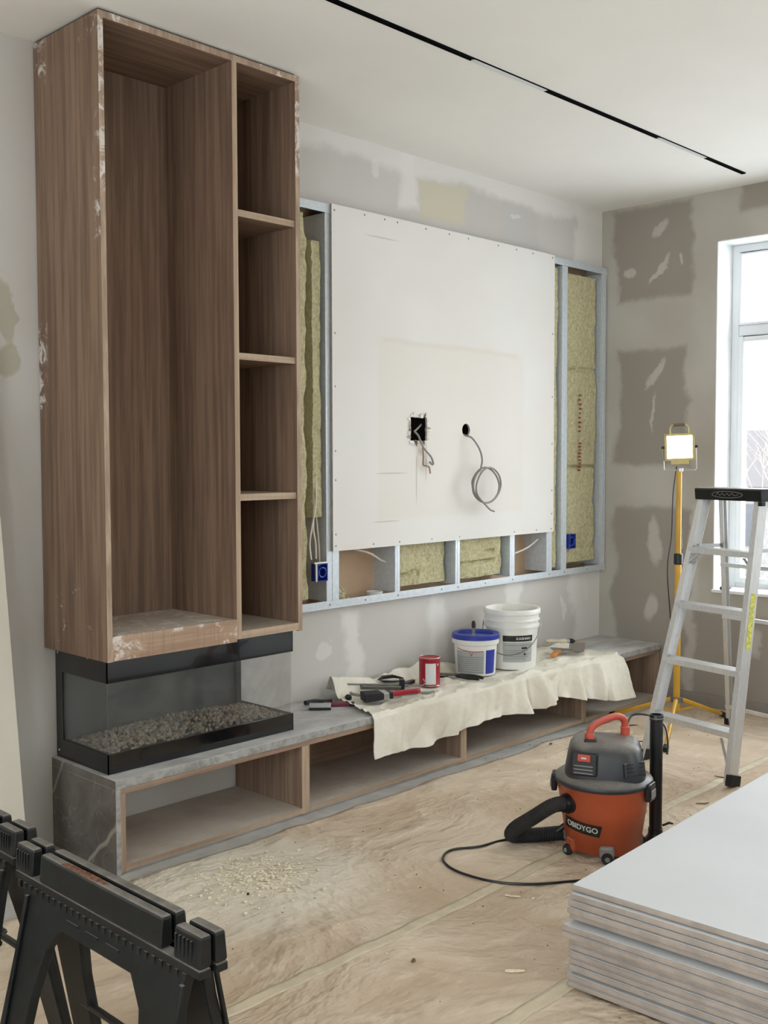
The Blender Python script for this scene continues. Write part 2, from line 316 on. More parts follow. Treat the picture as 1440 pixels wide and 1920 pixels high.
# ------------------------------------------------------------------ mesh helpers
WM = {}
def link(o): COL.objects.link(o); return o
def tag(o, label=None, cat=None, group=None, kind=None):
    if label: o['label'] = label
    if cat: o['category'] = cat
    if group: o['group'] = group
    if kind: o['kind'] = kind
    return o
def thing(name, loc, label, cat, group=None, rz=0.0):
    o = link(bpy.data.objects.new(name, None)); o.location = loc; o.rotation_euler = (0, 0, rz); o.empty_display_size = .05
    WM[o.name] = Matrix.Translation(Vector(loc)) @ Matrix.Rotation(rz, 4, 'Z')
    return tag(o, label, cat, group)
class MB:
    """collects faces; local=True: coordinates are those of the parent thing"""
    def __init__(s): s.bm = bmesh.new()
    def poly(s, pts, faces):
        vs = [s.bm.verts.new(p) for p in pts]
        for f in faces:
            try: s.bm.faces.new([vs[i] for i in f])
            except ValueError: pass
        return s
    def box(s, x0, x1, y0, y1, z0, z1, M4=None):
        P = [Vector(p) for p in [(x0,y0,z0),(x1,y0,z0),(x1,y1,z0),(x0,y1,z0),(x0,y0,z1),(x1,y0,z1),(x1,y1,z1),(x0,y1,z1)]]
        if M4: P = [M4 @ p for p in P]
        return s.poly(P, [(0,3,2,1),(4,5,6,7),(0,1,5,4),(1,2,6,5),(2,3,7,6),(3,0,4,7)])
    def bar(s, a, b, wx, wy, upv=(0,0,1)):
        """box along a->b, wx across along side direction, wy across along the up-ish direction"""
        a, b = Vector(a), Vector(b); d = (b-a).normalized(); sd = d.cross(Vector(upv)).normalized(); u = sd.cross(d)
        P = []
        for c in (a, b):
            for i, j in ((-1,-1),(1,-1),(1,1),(-1,1)): P.append(c + sd*wx/2*i + u*wy/2*j)
        return s.poly(P, [(0,3,2,1),(4,5,6,7),(0,1,5,4),(1,2,6,5),(2,3,7,6),(3,0,4,7)])
    def tube(s, pts, r, n=10, caps=True, closed=False):
        pts = [Vector(p) for p in pts]; rings = []; N = len(pts)
        rr = r if isinstance(r, (list, tuple)) else [r]*N
        d0 = (pts[1]-pts[0]).normalized(); ref = Vector((0,0,1)) if abs(d0.z) < .9 else Vector((1,0,0))
        sd = d0.cross(ref).normalized()
        for i, p in enumerate(pts):
            d = (pts[min(i+1,N-1)]-pts[max(i-1,0)]).normalized()
            sd = (sd - d*sd.dot(d)).normalized(); u = sd.cross(d)
            rings.append([s.bm.verts.new(p + (sd*math.cos(2*math.pi*k/n)+u*math.sin(2*math.pi*k/n))*rr[i]) for k in range(n)])
        for i in range(N-1):
            for k in range(n): s.bm.faces.new((rings[i][k], rings[i][(k+1)%n], rings[i+1][(k+1)%n], rings[i+1][k]))
        if caps: s.bm.faces.new(rings[0][::-1]); s.bm.faces.new(rings[-1])
        return s
    def lathe(s, prof, c=(0,0,0), n=48, M4=None):
        rings = []
        for r, z in prof:
            ring = []
            for k in range(n):
                p = Vector((r*math.cos(2*math.pi*k/n), r*math.sin(2*math.pi*k/n), z))
                if M4: p = M4 @ p
                ring.append(s.bm.verts.new(p + Vector(c)))
            rings.append(ring)
        for i in range(len(prof)-1):
            for k in range(n): s.bm.faces.new((rings[i][k], rings[i][(k+1)%n], rings[i+1][(k+1)%n], rings[i+1][k]))
        if prof[0][0] > 1e-6: s.bm.faces.new(rings[0][::-1])
        if prof[-1][0] > 1e-6: s.bm.faces.new(rings[-1])
        return s
    def grid(s, nu, nv, f):
        g = [[s.bm.verts.new(f(i/(nu-1), j/(nv-1))) for j in range(nv)] for i in range(nu)]
        for i in range(nu-1):
            for j in range(nv-1): s.bm.faces.new((g[i][j], g[i+1][j], g[i+1][j+1], g[i][j+1]))
        return g
    def prism(s, outline, place, t):
        """outline of 2D points; place(a,b,t) -> 3D; extruded from t=0 to t"""
        n = len(outline)
        A = [s.bm.verts.new(place(a, b, 0)) for a, b in outline]; B = [s.bm.verts.new(place(a, b, t)) for a, b in outline]
        fa = s.bm.faces.new(A); fb = s.bm.faces.new(B[::-1]); fa.normal_update(); fb.normal_update()
        for i in range(n): s.bm.faces.new((A[i], B[i], B[(i+1)%n], A[(i+1)%n]))
        bmesh.ops.triangulate(s.bm, faces=[fa, fb]); return s
    def build(s, name, mat, parent=None, local=False, bevel=0.0, smooth=False, seg=2, solid=0.0, solid_off=-1):
        bmesh.ops.remove_doubles(s.bm, verts=s.bm.verts, dist=1e-6)
        bmesh.ops.recalc_face_normals(s.bm, faces=s.bm.faces)
        if parent is not None and not local:
            root = parent
            while root.parent: root = root.parent
            s.bm.transform(WM[root.name].inverted())
        me = bpy.data.meshes.new(name); s.bm.to_mesh(me); s.bm.free()
        o = link(bpy.data.objects.new(name, me))
        for m in (mat if isinstance(mat, (list, tuple)) else [mat]): me.materials.append(m)
        if parent is not None: o.parent = parent
        if smooth:
            for p in me.polygons: p.use_smooth = True
            try: me.set_sharp_from_angle(angle=R(40))
            except Exception: pass
        if solid:
            q = o.modifiers.new('solid', 'SOLIDIFY'); q.thickness = solid; q.offset = solid_off
        if bevel:
            b = o.modifiers.new('bevel', 'BEVEL'); b.width = bevel; b.segments = seg; b.limit_method = 'ANGLE'; b.angle_limit = R(40)
        return o
def bx(name, mat, parent, *a, bevel=0.0, local=False): return MB().box(*a).build(name, mat, parent, bevel=bevel, local=local)
def struct(o): o['kind'] = 'structure'; return o
def spline(P, n=12):
    P = [Vector(p) for p in P]; Q = [P[0]]+P+[P[-1]]; out = []
    for i in range(1, len(Q)-2):
        for k in range(n):
            t = k/n; a, b, c, d = Q[i-1:i+3]
            out.append(.5*((2*b)+(c-a)*t+(2*a-5*b+4*c-d)*t*t+(3*b-a-3*c+d)*t**3))
    out.append(P[-1]); return out
def textmesh(name, txt, size, mat, parent, fn, local=True, thick=.0006):
    """flat text mesh, each vertex sent through fn(u, v, w)"""
    c = bpy.data.curves.new('t', 'FONT'); c.body = txt; c.size = size; c.align_x = 'CENTER'; c.align_y = 'CENTER'; c.extrude = thick
    c.offset = size*.012
    t = link(bpy.data.objects.new('t', c)); bpy.context.view_layer.update()
    me = bpy.data.meshes.new_from_object(t.evaluated_get(bpy.context.evaluated_depsgraph_get()))
    bpy.data.objects.remove(t); bpy.data.curves.remove(c)
    bm = bmesh.new(); bm.from_mesh(me)
    bmesh.ops.subdivide_edges(bm, edges=[e for e in bm.edges if e.calc_length() > size*.3], cuts=3)
    for v in bm.verts: v.co = fn(v.co.x, v.co.y, v.co.z)
    m = MB(); m.bm.free(); m.bm = bm
    return m.build(name, mat, parent, local=local)
def copy_tree(o, parent=None):
    c = o.copy(); COL.objects.link(c); c.parent = parent
    for ch in list(o.children): copy_tree(ch, c)
    return c
def fb(x, y, z=0.0, o=4): return noise.fractal(Vector((x, y, z)), 1.0, 2.0, o)

# ------------------------------------------------------------------ the room
T = .34
struct(bx('floor', M['concrete'], None, XL-T, XE+T, YF-T, YW+.5, -.15, 0))
struct(bx('ceiling', M['ceiling'], None, XL-T, XE+T, YF-T, YW+.5, ZC, ZC+.2))
wb = MB()      # tv wall with the framed recess
OX0, OX1, OZ0, OZ1 = 3.3, 6.325, .835, 2.90
wb.box(XL-T, OX0, YW, YW+.2, 0, ZC); wb.box(OX1, XE+T, YW, YW+.2, 0, ZC)
wb.box(OX0, OX1, YW, YW+.2, 0, OZ0); wb.box(OX0, OX1, YW, YW+.2, OZ1, ZC)
struct(wb.build('wall_back', M['wall_back']))
struct(bx('wall_back_lining', M['cardboard'], None, OX0-.05, OX1+.05, YW+.12, YW+.16, OZ0-.05, OZ1+.05)).name = 'trim_1'
def wall_with_windows(name, mat, axis, at, thick, lo, hi, wins):
    m = MB(); cuts = sorted(wins); p = lo
    def b(a0, a1, z0, z1):
        if axis == 'x': m.box(at, at+thick, a0, a1, z0, z1) if thick > 0 else m.box(at+thick, at, a0, a1, z0, z1)
        else: m.box(a0, a1, at+thick, at, z0, z1)
    for a0, a1, z0, z1 in cuts:
        b(p, a0, 0, ZC); b(a0, a1, 0, z0); b(a0, a1, z1, ZC); p = a1
    b(p, hi, 0, ZC)
    return struct(m.build(name, mat))
wall_with_windows('wall_right', M['wall_right'], 'x', XE, T, YF-T, YW, WINS_R)
wall_with_windows('wall_front', M['wall_plain'], 'y', YF, -T, XL-T, XE, FILL_WINS_F)
wall_with_windows('wall_left', M['wall_plain'], 'x', XL, -T, YF, YW, FILL_WINS_L)
struct(MB().box(XE-.014, XE, .6, YW, 0, .085).box(XE-.02, XE, .6, YW, 0, .02).build('baseboard_right', M['baseb'], bevel=.003))
def window(idx, axis, a0, a1, z0, z1, at, sgn):
    """at: inner wall face, sgn: outward direction; frame set back 0.2"""
    def B(m, p0, p1, q0, q1, r0, r1):      # p along wall, q outward depth, r height
        qa, qb = sorted((at+sgn*q0, at+sgn*q1))
        (m.box(qa, qb, p0, p1, r0, r1) if axis == 'x' else m.box(p0, p1, qa, qb, r0, r1))
    root = thing('window_%d' % idx, ((at, (a0+a1)/2, z0) if axis == 'x' else ((a0+a1)/2, at, z0)), None, None); struct(root)
    m = MB(); rl = .006                     # plastered white reveals
    B(m, a1-rl, a1, .002, .33, z0, z1); B(m, a0, a0+rl, .002, .33, z0, z1); B(m, a0, a1, .002, .33, z1-rl, z1)
    m.build('reveal', M['reveal'], root)
    m = MB(); B(m, a0+rl, a1-rl, -.035, .199, z0+.0006, z0+.022); m.build('window_sill', M['sill'], root, bevel=.006)
    f0, f1 = .2, .27; fr = .055
    m = MB()
    B(m, a0+rl, a0+fr, f0, f1, z0, z1-rl); B(m, a1-fr, a1-rl, f0, f1, z0, z1-rl)
    B(m, a0+fr, a1-fr, f0, f1, z0, z0+fr*.9); B(m, a0+fr, a1-fr, f0, f1, z1-fr, z1-rl)
    mid = (a0+a1)/2; zt = 2.42
    B(m, mid-.03, mid+.03, f0, f1, z0+fr*.9, z1-fr); B(m, a0+fr, mid-.03, f0, f1, zt-.035, zt+.035); B(m, mid+.03, a1-fr, f0, f1, zt-.035, zt+.035)
    m.build('window_frame', M['pvc'], root, bevel=.005)
    for (s0, s1) in ((a0+fr, mid-.03), (mid+.03, a1-fr)):
        for (t0, t1, w_) in ((z0+fr*.9, zt-.035, .036), (zt+.035, z1-fr, .016)):
            s = MB(); e = .0015
            B(s, s0+e, s0+w_, f0-.008, f1-.01, t0+e, t1-e); B(s, s1-w_, s1-e, f0-.008, f1-.01, t0+e, t1-e)
            B(s, s0+w_, s1-w_, f0-.008, f1-.01, t0+e, t0+w_); B(s, s0+w_, s1-w_, f0-.008, f1-.01, t1-w_, t1-e)
            so = s.build('sash', M['pvc'], root, bevel=.003)
            g = MB(); B(g, s0+w_, s1-w_, .228, .234, t0+w_, t1-w_); g.build('window_pane', M['glass'], so)
for i, (a0, a1, z0, z1) in enumerate(WINS_R): window(i+1, 'x', a0, a1, z0, z1, XE, 1)
for i, (a0, a1, z0, z1) in enumerate(FILL_WINS_F): window(i+3, 'y', a0, a1, z0, z1, YF, -1)  # unseen, added for fill towards the tv wall
for i, (a0, a1, z0, z1) in enumerate(FILL_WINS_L): window(i+4, 'x', a0, a1, z0, z1, XL, -1)  # unseen, added to brighten faces turned left

# outside: ground, a neighbouring house and a bare tree
struct(bx('snowy_ground', simple('snow', (190, 192, 197), .9, var=.03), None, XE+T+.02, 90, -60, 80, -4.2, -4)).name = 'floor_outside'
h = thing('neighbour_house', (34, 13, -4), 'pale rendered house with a low grey roof seen through the window', 'building')
MB().box(34, 44, 9, 26, -4, .6).build('wall', simple('pale_render', (104, 100, 98), .9), h)
MB().poly([(33.6, 8.6, .6), (33.6, 26.4, .6), (44.4, 26.4, .6), (44.4, 8.6, .6), (39, 9.6, 2.6), (39, 25.4, 2.6)], [(0,1,5,4),(3,4,5,2),(0,4,3),(1,2,5),(0,3,2,1)]).build('roof', simple('grey_roof', (66, 62, 62), .9), h)
for wy in (10.2, 12.0, 13.8, 15.6):
    fo = MB().box(33.95, 34.02, wy, wy+.9, -1.4, .0).build('window', simple('dark_glass', (40, 42, 46), .2), h)
t_ = thing('bare_tree', (20, 9.4, -4), 'thin bare tree standing outside the window', 'tree')
def branch(m, p, d, L, r, k):
    q = p + d*L; m.tube([p, (p+q)/2+Vector((random.uniform(-1,1), random.uniform(-1,1), 0))*L*.04, q], [r, r*.85, r*.7], 6)
    if k > 0:
        for i in range(3):
            dd = (d + Vector((random.uniform(-.8,.8), random.uniform(-.8,.8), random.uniform(-.1,.6)))).normalized()
            branch(m, p+d*L*random.uniform(.6, 1), dd, L*.66, r*.55, k-1)
m = MB(); branch(m, Vector((20, 9.4, -4)), Vector((0, .03, 1)), 3.2, .07, 4); m.build('trunk_and_branches', simple('bark', (120, 108, 100), .9), t_)

# ceiling light track
TX0, TX1, TY = -1.0, 6.05, 2.885
tr = thing('ceiling_light_track', (2.7, TY, ZC), 'long black magnetic light track set in the white ceiling', 'light track')
m = MB(); m.box(TX0, TX1, TY-.013, TY-.009, ZC-.006, ZC); m.box(TX0, TX1, TY+.009, TY+.013, ZC-.006, ZC)
m.box(TX0, TX1, TY-.009, TY+.009, ZC-.002, ZC); m.box(TX0, TX0+.004, TY-.013, TY+.013, ZC-.006, ZC); m.box(TX1-.004, TX1, TY-.013, TY+.013, ZC-.006, ZC)
m.build('track_profile', M['trackblack'], tr)
for a, b in ((3.53, 4.05), (5.06, 5.57)):
    MB().box(a, b, TY-.012, TY+.012, ZC-.0075, ZC-.0065).box(a, b, TY-.0085, TY+.0085, ZC-.0065, ZC-.003).build('light_module', M['diffuser'], tr)

# ------------------------------------------------------------------ floor paper and tapes
def hz(x, y):
    a = fb(x*1.3, y*2.0, 3.1, 3)*.007 + fb(x*4.5+fb(x, y)*2, y*8.0, 1.7, 3)*.006
    r = abs(fb(x*2.1+.5, y*1.1, 7.7, 2)); b = max(0, .12-r)*.05
    return max(.0012, .006 + a + b)
def paper_sheet(x0, x1, y0, y1, label, lift=0.0, edge=.0):
    m = MB(); nu = int((x1-x0)/.02); nv = max(4, int((y1-y0)/.02))
    def f(u, v):
        x = x0+(x1-x0)*u; yy = y1 + (fb(x*1.7, 5.5, 0, 3)*.03-.0 if edge else 0); y = y0+(yy-y0)*v
        return Vector((x, y, hz(x, y)+lift))
    m.grid(nu, nv, f); o = m.build('protective_floor_paper', M['paper'], smooth=True, solid=.0008)
    return tag(o, label, 'floor paper')
paper_sheet(-.5, XE-.03, 2.41, 3.455, 'brown protective paper strip lying along the foot of the bench', 0, 1)
paper_sheet(-.5, XE-.03, 1.79, 2.425, 'middle strip of brown protective floor paper under the shop vacuum', .0008)
paper_sheet(-.5, XE-.03, -1.2, 1.80, 'brown protective floor paper under the stack of plasterboard sheets', 0)
for yy, x0, x1, lab in ((2.415, -.4, 6.28, 'long cream masking tape joint running diagonally across the floor paper to the ladder'),
                        (1.795, -.4, 6.28, 'cream masking tape joint ending under the plasterboard stack at bottom right')):
    m = MB(); n = int((x1-x0)/.02)
    m.grid(n, 5, lambda u, v: Vector((x0+(x1-x0)*u, yy-.027+.054*v+fb((x0+(x1-x0)*u)*.8, yy)*.002, hz(x0+(x1-x0)*u, yy-.027+.054*v)+.0022)))
    tag(m.build('masking_tape', M['tape'], smooth=True, solid=.0005), lab, 'tape')

# ------------------------------------------------------------------ low bench
YB0 = 3.54
wt = thing('stone_worktop', (2.18, YB0, 0), 'long grey marble bench top with a waterfall end, dusty, below the wall framing', 'worktop')
MB().box(2.176, XE-.001, YB0, YW-.002, .339, .374).build('slab', M['stone'], wt, bevel=.002)
MB().box(2.176, 2.198, YB0, YW-.002, .001, .3385).build('waterfall_panel', M['stone'], wt, bevel=.002)
def bench(x0, x1, lab, back=True):
    t = thing('bench_cabinet', (x0, YB0, 0), lab, 'cabinet', 'open bench cabinets')
    W_ = M['bench_wood']; y0, y1 = YB0+.004, YW-.004
    for a, b in ((x0, x0+.022), (x1-.022, x1)):
        p = bx('side_panel', W_, t, a, b, y0+.0015, y1, .03, .3165)
        bx('front_edge', M['edge'], p, a, b, y0, y0+.0014, .005, .3165)
    bx('bottom_panel', M['bench_wood_h'], t, x0+.022, x1-.022, y0+.0015, y1, .012, .034)
    bx('front_edge', M['edge_h'], t, x0+.022, x1-.022, y0, y0+.0014, .012, .034)
    bx('top_panel', M['bench_wood_h'], t, x0, x1, y0, y1, .317, .3385)
    if back: bx('back_panel', M['bench_wood_h'], t, x0+.022, x1-.022, y1-.012, y1, .034, .317)
    bx('plinth', M['concrete'], t, x0, x1, y0+.01, y0+.03, .001, .012)
    return t
bench(2.199, 3.158, 'open bench cabinet under the fireplace with white wall for a back', False)
bench(3.159, 4.272, 'open bench cabinet partly covered by the left corner of the hanging cloth')
bench(4.273, 5.405, 'open bench cabinet under the buckets, behind the hanging cloth')
bench(5.406, 6.30, 'last open bench cabinet beside the end wall, at the far end of the bench')

# ------------------------------------------------------------------ tall cabinet
X0, X1, Y0, Y1 = 2.150, 3.138, 3.538, 4.022
c = thing('tall_cabinet', (X0, Y0, .84), 'tall open walnut cabinet reaching the ceiling, one wide bay and a column of shelves', 'cabinet')
Wd = M['wood']
p = bx('side_panel', M['wood_side'], c, X0, 2.172, Y0+.0015, Y1, .838, 3.272); bx('front_edge', M['edge_plaster'], p, X0, 2.172, Y0, Y0+.0014, .838, 3.272)
p = bx('side_panel', Wd, c, 3.114, X1, Y0+.0015, Y1, .845, 3.272); bx('front_edge', M['edge_plaster'], p, 3.114, X1, Y0, Y0+.0014, .845, 3.272)
p = bx('partition', Wd, c, 2.770, 2.795, Y0+.0015, Y1-.014, .85, 3.246); bx('front_edge', M['edge'], p, 2.770, 2.795, Y0, Y0+.0014, .85, 3.246)
p = bx('top_panel', M['wood_h'], c, 2.172, 3.114, Y0+.0015, Y1, 3.246, 3.272); bx('front_edge', M['edge_plaster'], p, 2.172, 3.114, Y0, Y0+.0014, 3.246, 3.272)
bx('back_panel', Wd, c, 2.172, 3.114, Y1-.014, Y1, .85, 3.246)
p = bx('base_box', M['wood_base'], c, 2.172, 2.770, Y0+.0, Y1-.014, .840, .935)
p = bx('base_panel', M['wood_h'], c, 2.795, 3.114, Y0+.0015, Y1-.014, .850, .882); bx('front_edge', M['edge_h'], p, 2.795, 3.114, Y0, Y0+.0014, .850, .882)
for z in (2.623, 2.029, 1.435):
    p = bx('shelf', M['wood_h'], c, 2.795, 3.114, Y0+.012, Y1-.014, z, z+.028); bx('front_edge', M['edge_h'], p, 2.795, 3.114, Y0+.0105, Y0+.0119, z, z+.028)
bx('gap_shade_strip', M['matteblack'], c, X0+.012, X1-.012, Y0+.02, Y1, 3.272, 3.284)  # black strip stands in for the shade in the ceiling gap

# ------------------------------------------------------------------ fireplace insert
FX0, FX1, FY0, FY1, FZ0, FZ1 = 2.20, 3.16, 3.63, 4.026, .375, .836
f = thing('fireplace_insert', (FX0, FY0, FZ0), 'black three sided glass fireplace insert standing on the bench under the tall cabinet', 'fireplace')
bz, tz = .452, .736
m = MB(); m.box(FX0+.004, FX1-.004, FY0+.004, FY1, FZ0, FZ0+.012)
m.box(FX0+.004, FX1-.004, FY0+.004, FY1, FZ1-.03, FZ1)
m.build('casing', M['matteblack'], f)
m = MB()
for z0, z1 in ((FZ0, bz), (tz, FZ1)):
    m.box(FX0, FX1, FY0, FY0+.004, z0, z1); m.box(FX0, FX0+.004, FY0, FY1, z0, z1); m.box(FX1-.004, FX1, FY0, FY1, z0, z1)
m.box(FX0, FX0+.004, FY1-.055, FY1, bz, tz); m.box(FX1-.004, FX1, FY1-.012, FY1, bz, tz)
m.build('black_surround', M['blackmetal'], f)
bx('rear_wall', M['firewall'], f, FX0+.006, FX1-.05, FY1-.03, FY1-.012, FZ0+.012, FZ1-.03)
bx('corner_post', M['matteblack'], f, FX1-.05, FX1-.022, FY1-.045, FY1-.012, FZ0+.012, FZ1-.03)
bx('burner_tray', M['matteblack'], f, FX0+.02, FX1-.02, FY0+.02, FY1-.05, FZ0+.012, bz-.004)
p = bx('front_glass', M['fireglass'], f, FX0+.004, FX1-.004, FY0+.005, FY0+.009, FZ0+.02, FZ1-.04)
bx('left_glass', M['fireglass'], f, FX0+.005, FX0+.009, FY0+.010, FY1-.05, FZ0+.02, FZ1-.04)
bx('right_glass', M['fireglass'], f, FX1-.009, FX1-.005, FY0+.010, FY1-.012, FZ0+.02, FZ1-.04)
m = MB()
for k in range(1500):
    x = random.uniform(FX0+.03, FX1-.03); y = random.uniform(FY0+.03, FY1-.06)
    cy = (FY0+FY1)/2-.01; e = max(0, 1-((x-2.68)/.46)**2)*max(0, 1-((y-cy)/.17)**2); z = bz-.006+.05*e*random.uniform(.5, 1.0)
    r = random.uniform(.005, .013)
    M4 = Matrix.Translation((x, y, z)) @ Matrix.Rotation(random.uniform(0, 6), 4, Vector((random.random(), random.random(), random.random()+.1))) @ Matrix.Diagonal((1, random.uniform(.6, 1), random.uniform(.5, .9), 1))
    bmesh.ops.create_icosphere(m.bm, subdivisions=1, radius=r, matrix=M4)
tag(m.build('pebble_bed', M['pebble'], f), kind='stuff')
for (y, z) in ((FY1-.02, .815), (FY0+.14, .822), (FY1-.02, .405)):
    MB().lathe([(.0, 0), (.005, 0), (.004, .003), (0, .004)], (0, 0, 0), 12, Matrix.Translation((FX0, y, z)) @ Matrix.Rotation(R(-90), 4, 'Y')).build('screw', M['chrome'], f)

# ------------------------------------------------------------------ metal stud framing
YS0, YS1 = 3.985, YW+.119      # stud faces
fr = thing('metal_stud_frame', (3.32, YS0, .82), 'galvanised steel stud frame fixed in the opening of the tv wall', 'wall framing')
def channel_v(x0, x1, z0, z1, ystart=YS0):
    t = .0018; m = MB()
    m.box(x0, x1, ystart, ystart+t, z0, z1); m.box(x0, x0+t, ystart, YS1, z0, z1); m.box(x1-t, x1, ystart, YS1, z0, z1)
    m.box(x0, x1, YS1-t, YS1, z0, z1); c_ = (x0+x1)/2
    m.box(c_-.003, c_+.003, ystart-.0015, ystart+t, z0, z1)
    return m
ZB, ZT = .8375, 2.897
for (x0, x1, z1) in ((3.702, 3.79, 2.852), (4.213, 4.252, 2.852), (4.724, 4.767, 2.852), (5.245, 5.295, 2.852), (5.632, 5.692, 2.852), (5.795, 5.855, 2.852), (6.255, 6.318, 2.852)):
    channel_v(x0, x1, .878, z1).build('stud', M['galv'], fr, bevel=.0008)
for (z0, z1, nm) in ((ZB, .878, 'bottom_track'), (2.852, ZT, 'top_track')):
    m = MB(); t = .0018
    m.box(OX0+.002, OX1-.002, YS0-.004, YS0-.002, z0, z1); m.box(OX0+.002, OX1-.002, YS0-.004, YS1, z0 if nm[0] == 'b' else z1-t, (z0+t) if nm[0] == 'b' else z1)
    o = m.build(nm, M['galv'], fr, bevel=.0008)
# track screws
for x in (3.72, 3.98, 4.233, 4.6, 4.745, 5.0, 5.27, 5.66, 5.83, 6.1):
    MB().lathe([(0, 0), (.005, 0), (.004, .002), (0, .0025)], (0, 0, 0), 10, Matrix.Translation((x, YS0-.004, .858)) @ Matrix.Rotation(R(90), 4, 'X')).build('screw', M['steel'], fr)

# mineral wool
def batt(x0, x1, z0, z1, yf, label, rough=.012, seed=0.0, ragged=.02, depth=.07, cracks=()):
    m = MB(); st = .014; nu = max(4, int((x1-x0)/st)); nv = max(4, int((z1-z0)/st)); yb = YW+.117
    def f(u, v):
        x = x0+(x1-x0)*u; z = z0+(z1-z0)*v
        e = min(u*(x1-x0), (1-u)*(x1-x0), v*(z1-z0), (1-v)*(z1-z0))
        y = yf + fb(x*6, z*3, seed, 3)*rough*.9 + fb(x*30, z*30, seed, 3)*.006
        for (cz, cx, cl) in cracks:
            d = abs(z-cz-fb(x*8, seed)*.012)
            if abs(x-cx) < cl: y += max(0, .012-d)*2.5
        if e < .012: y += (.012-e)*1.8
        if e <= 1e-6: y = yb
        sx = fb(z*7, seed*3.3, 1, 3)*ragged
        if 0 < u < 1: x += sx*(1 if u > .5 else -1)*abs(2*u-1)
        x = min(max(x, x0), x1)
        return Vector((x, min(y, yb), z))
    m.grid(nu, nv, f)
    return tag(m.build('insulation_batt', M['wool'], smooth=False, solid=.002), label, 'insulation', 'mineral wool batts in the wall framing')
batt(3.305, 3.60, .882, 2.848, 4.012, 'mineral wool batt beside the tall cabinet, widest strip of the left bay', seed=1.3)
batt(3.612, 3.700, 1.30, 2.72, 4.006, 'narrow strip of mineral wool tucked against the left edge of the white board', seed=2.9, ragged=.0)
batt(4.256, 4.70, .882, 1.30, 4.035, 'speckled flat mineral wool batt below the board, second bay of the lower row', seed=4.4, cracks=((.96, 4.35, .12),))
batt(4.775, 5.225, .882, 1.30, 4.022, 'torn mineral wool batt with dark cracks below the board, third bay of the lower row', rough=.02, seed=5.7, cracks=((.985, 4.95, .2), (1.05, 5.1, .05)))
batt(5.70, 5.79, .882, 2.848, 4.012, 'thin strip of mineral wool between the two close studs right of the board', seed=6.1, ragged=.0)
batt(5.862, 6.235, .90, 2.83, 4.012, 'large mineral wool batt in the rightmost framed bay with red printed marks', rough=.006, seed=7.7, cracks=((2.2, 6.0, .3), (1.55, 6.05, .3)))
m = MB()                                    # red print marks on that batt
for zz0, zz1 in ((1.78, 2.02), (1.52, 1.70)):
    for k in range(9):
        z = zz0+(zz1-zz0)*k/8
        m.box(6.02+random.uniform(-.01, .006), 6.04+random.uniform(0, .012), 4.001, 4.0025, z, z+.012)
tag(m.build('printed_lettering', simple('rust_red_print', (140, 70, 50), .9, var=.3, scale=80)), 'faded red vertical lettering printed on the rightmost insulation batt', 'lettering')
struct(bx('hole_shade_sheet', M['dark'], None, 3.80, 5.62, 4.125, 4.13, 1.32, 2.85))  # dark sheet added so the holes in the board look shaded inside
# loose things in the lower bays
m = MB()
for k in range(60):
    q = Vector((3.81+random.random()*.09, 4.03+random.random()*.06, .845+random.random()*.075))
    bmesh.ops.create_icosphere(m.bm, subdivisions=1, radius=random.uniform(.008, .02), matrix=Matrix.Translation(q))
tag(m.build('wool_debris', M['wool']), 'small crumbled heap of mineral wool in the first lower bay', 'debris', kind='stuff')
cup = MB().lathe([(.0, 0), (.030, 0), (.040, .012), (.045, .045), (.041, .045), (.036, .014), (0, .010)], (4.12, 4.05, .841), 32).build('plastic_cup', M['whiteplastic'], smooth=True)
tag(cup, 'small round white cup standing in the first lower bay of the frame', 'cup')
def cable(name, pts, r, mat, label, cat='cable', group=None, n=10):
    return tag(MB().tube(spline(pts, n), r, 8).build(name, mat, smooth=True), label, cat, group)
cable('electric_cable', [(3.86, 4.06, 1.16), (3.96, 4.05, 1.128), (4.07, 4.04, 1.098), (4.16, 4.045, 1.055), (4.205, 4.05, 1.04)], .006, M['cablewhite'], 'pale cable sagging out from under the board in the first lower bay')
cable('electric_cable', [(5.30, 4.05, 1.00), (5.40, 4.04, 1.015), (5.50, 4.035, 1.04), (5.60, 4.03, 1.085)], .006, M['cablewhite'], 'pale cable rising to the right in the fourth lower bay')
for k, P in enumerate([[(3.655, 4.02, 1.62), (3.645, 4.0, 1.45), (3.64, 4.0, 1.36), (3.615, 4.0, 1.26), (3.60, 4.0, 1.18), (3.596, 3.985, 1.10)],
                       [(3.66, 4.03, 1.66), (3.648, 4.01, 1.46), (3.625, 4.0, 1.27), (3.64, 4.0, 1.18), (3.642, 4.0, 1.10)],
                       [(3.665, 4.04, 1.7), (3.652, 4.02, 1.42), (3.668, 4.02, 1.28), (3.682, 4.02, 1.16), (3.685, 4.02, 1.06)]]):
    cable('electric_cable', P, .0048, M['cablewhite'], ['pale cable looping left down to the blue outlet box beside the cabinet', 'middle pale cable dropping straight into the blue outlet box', 'pale cable running behind the blue outlet box close to the stud'][k])
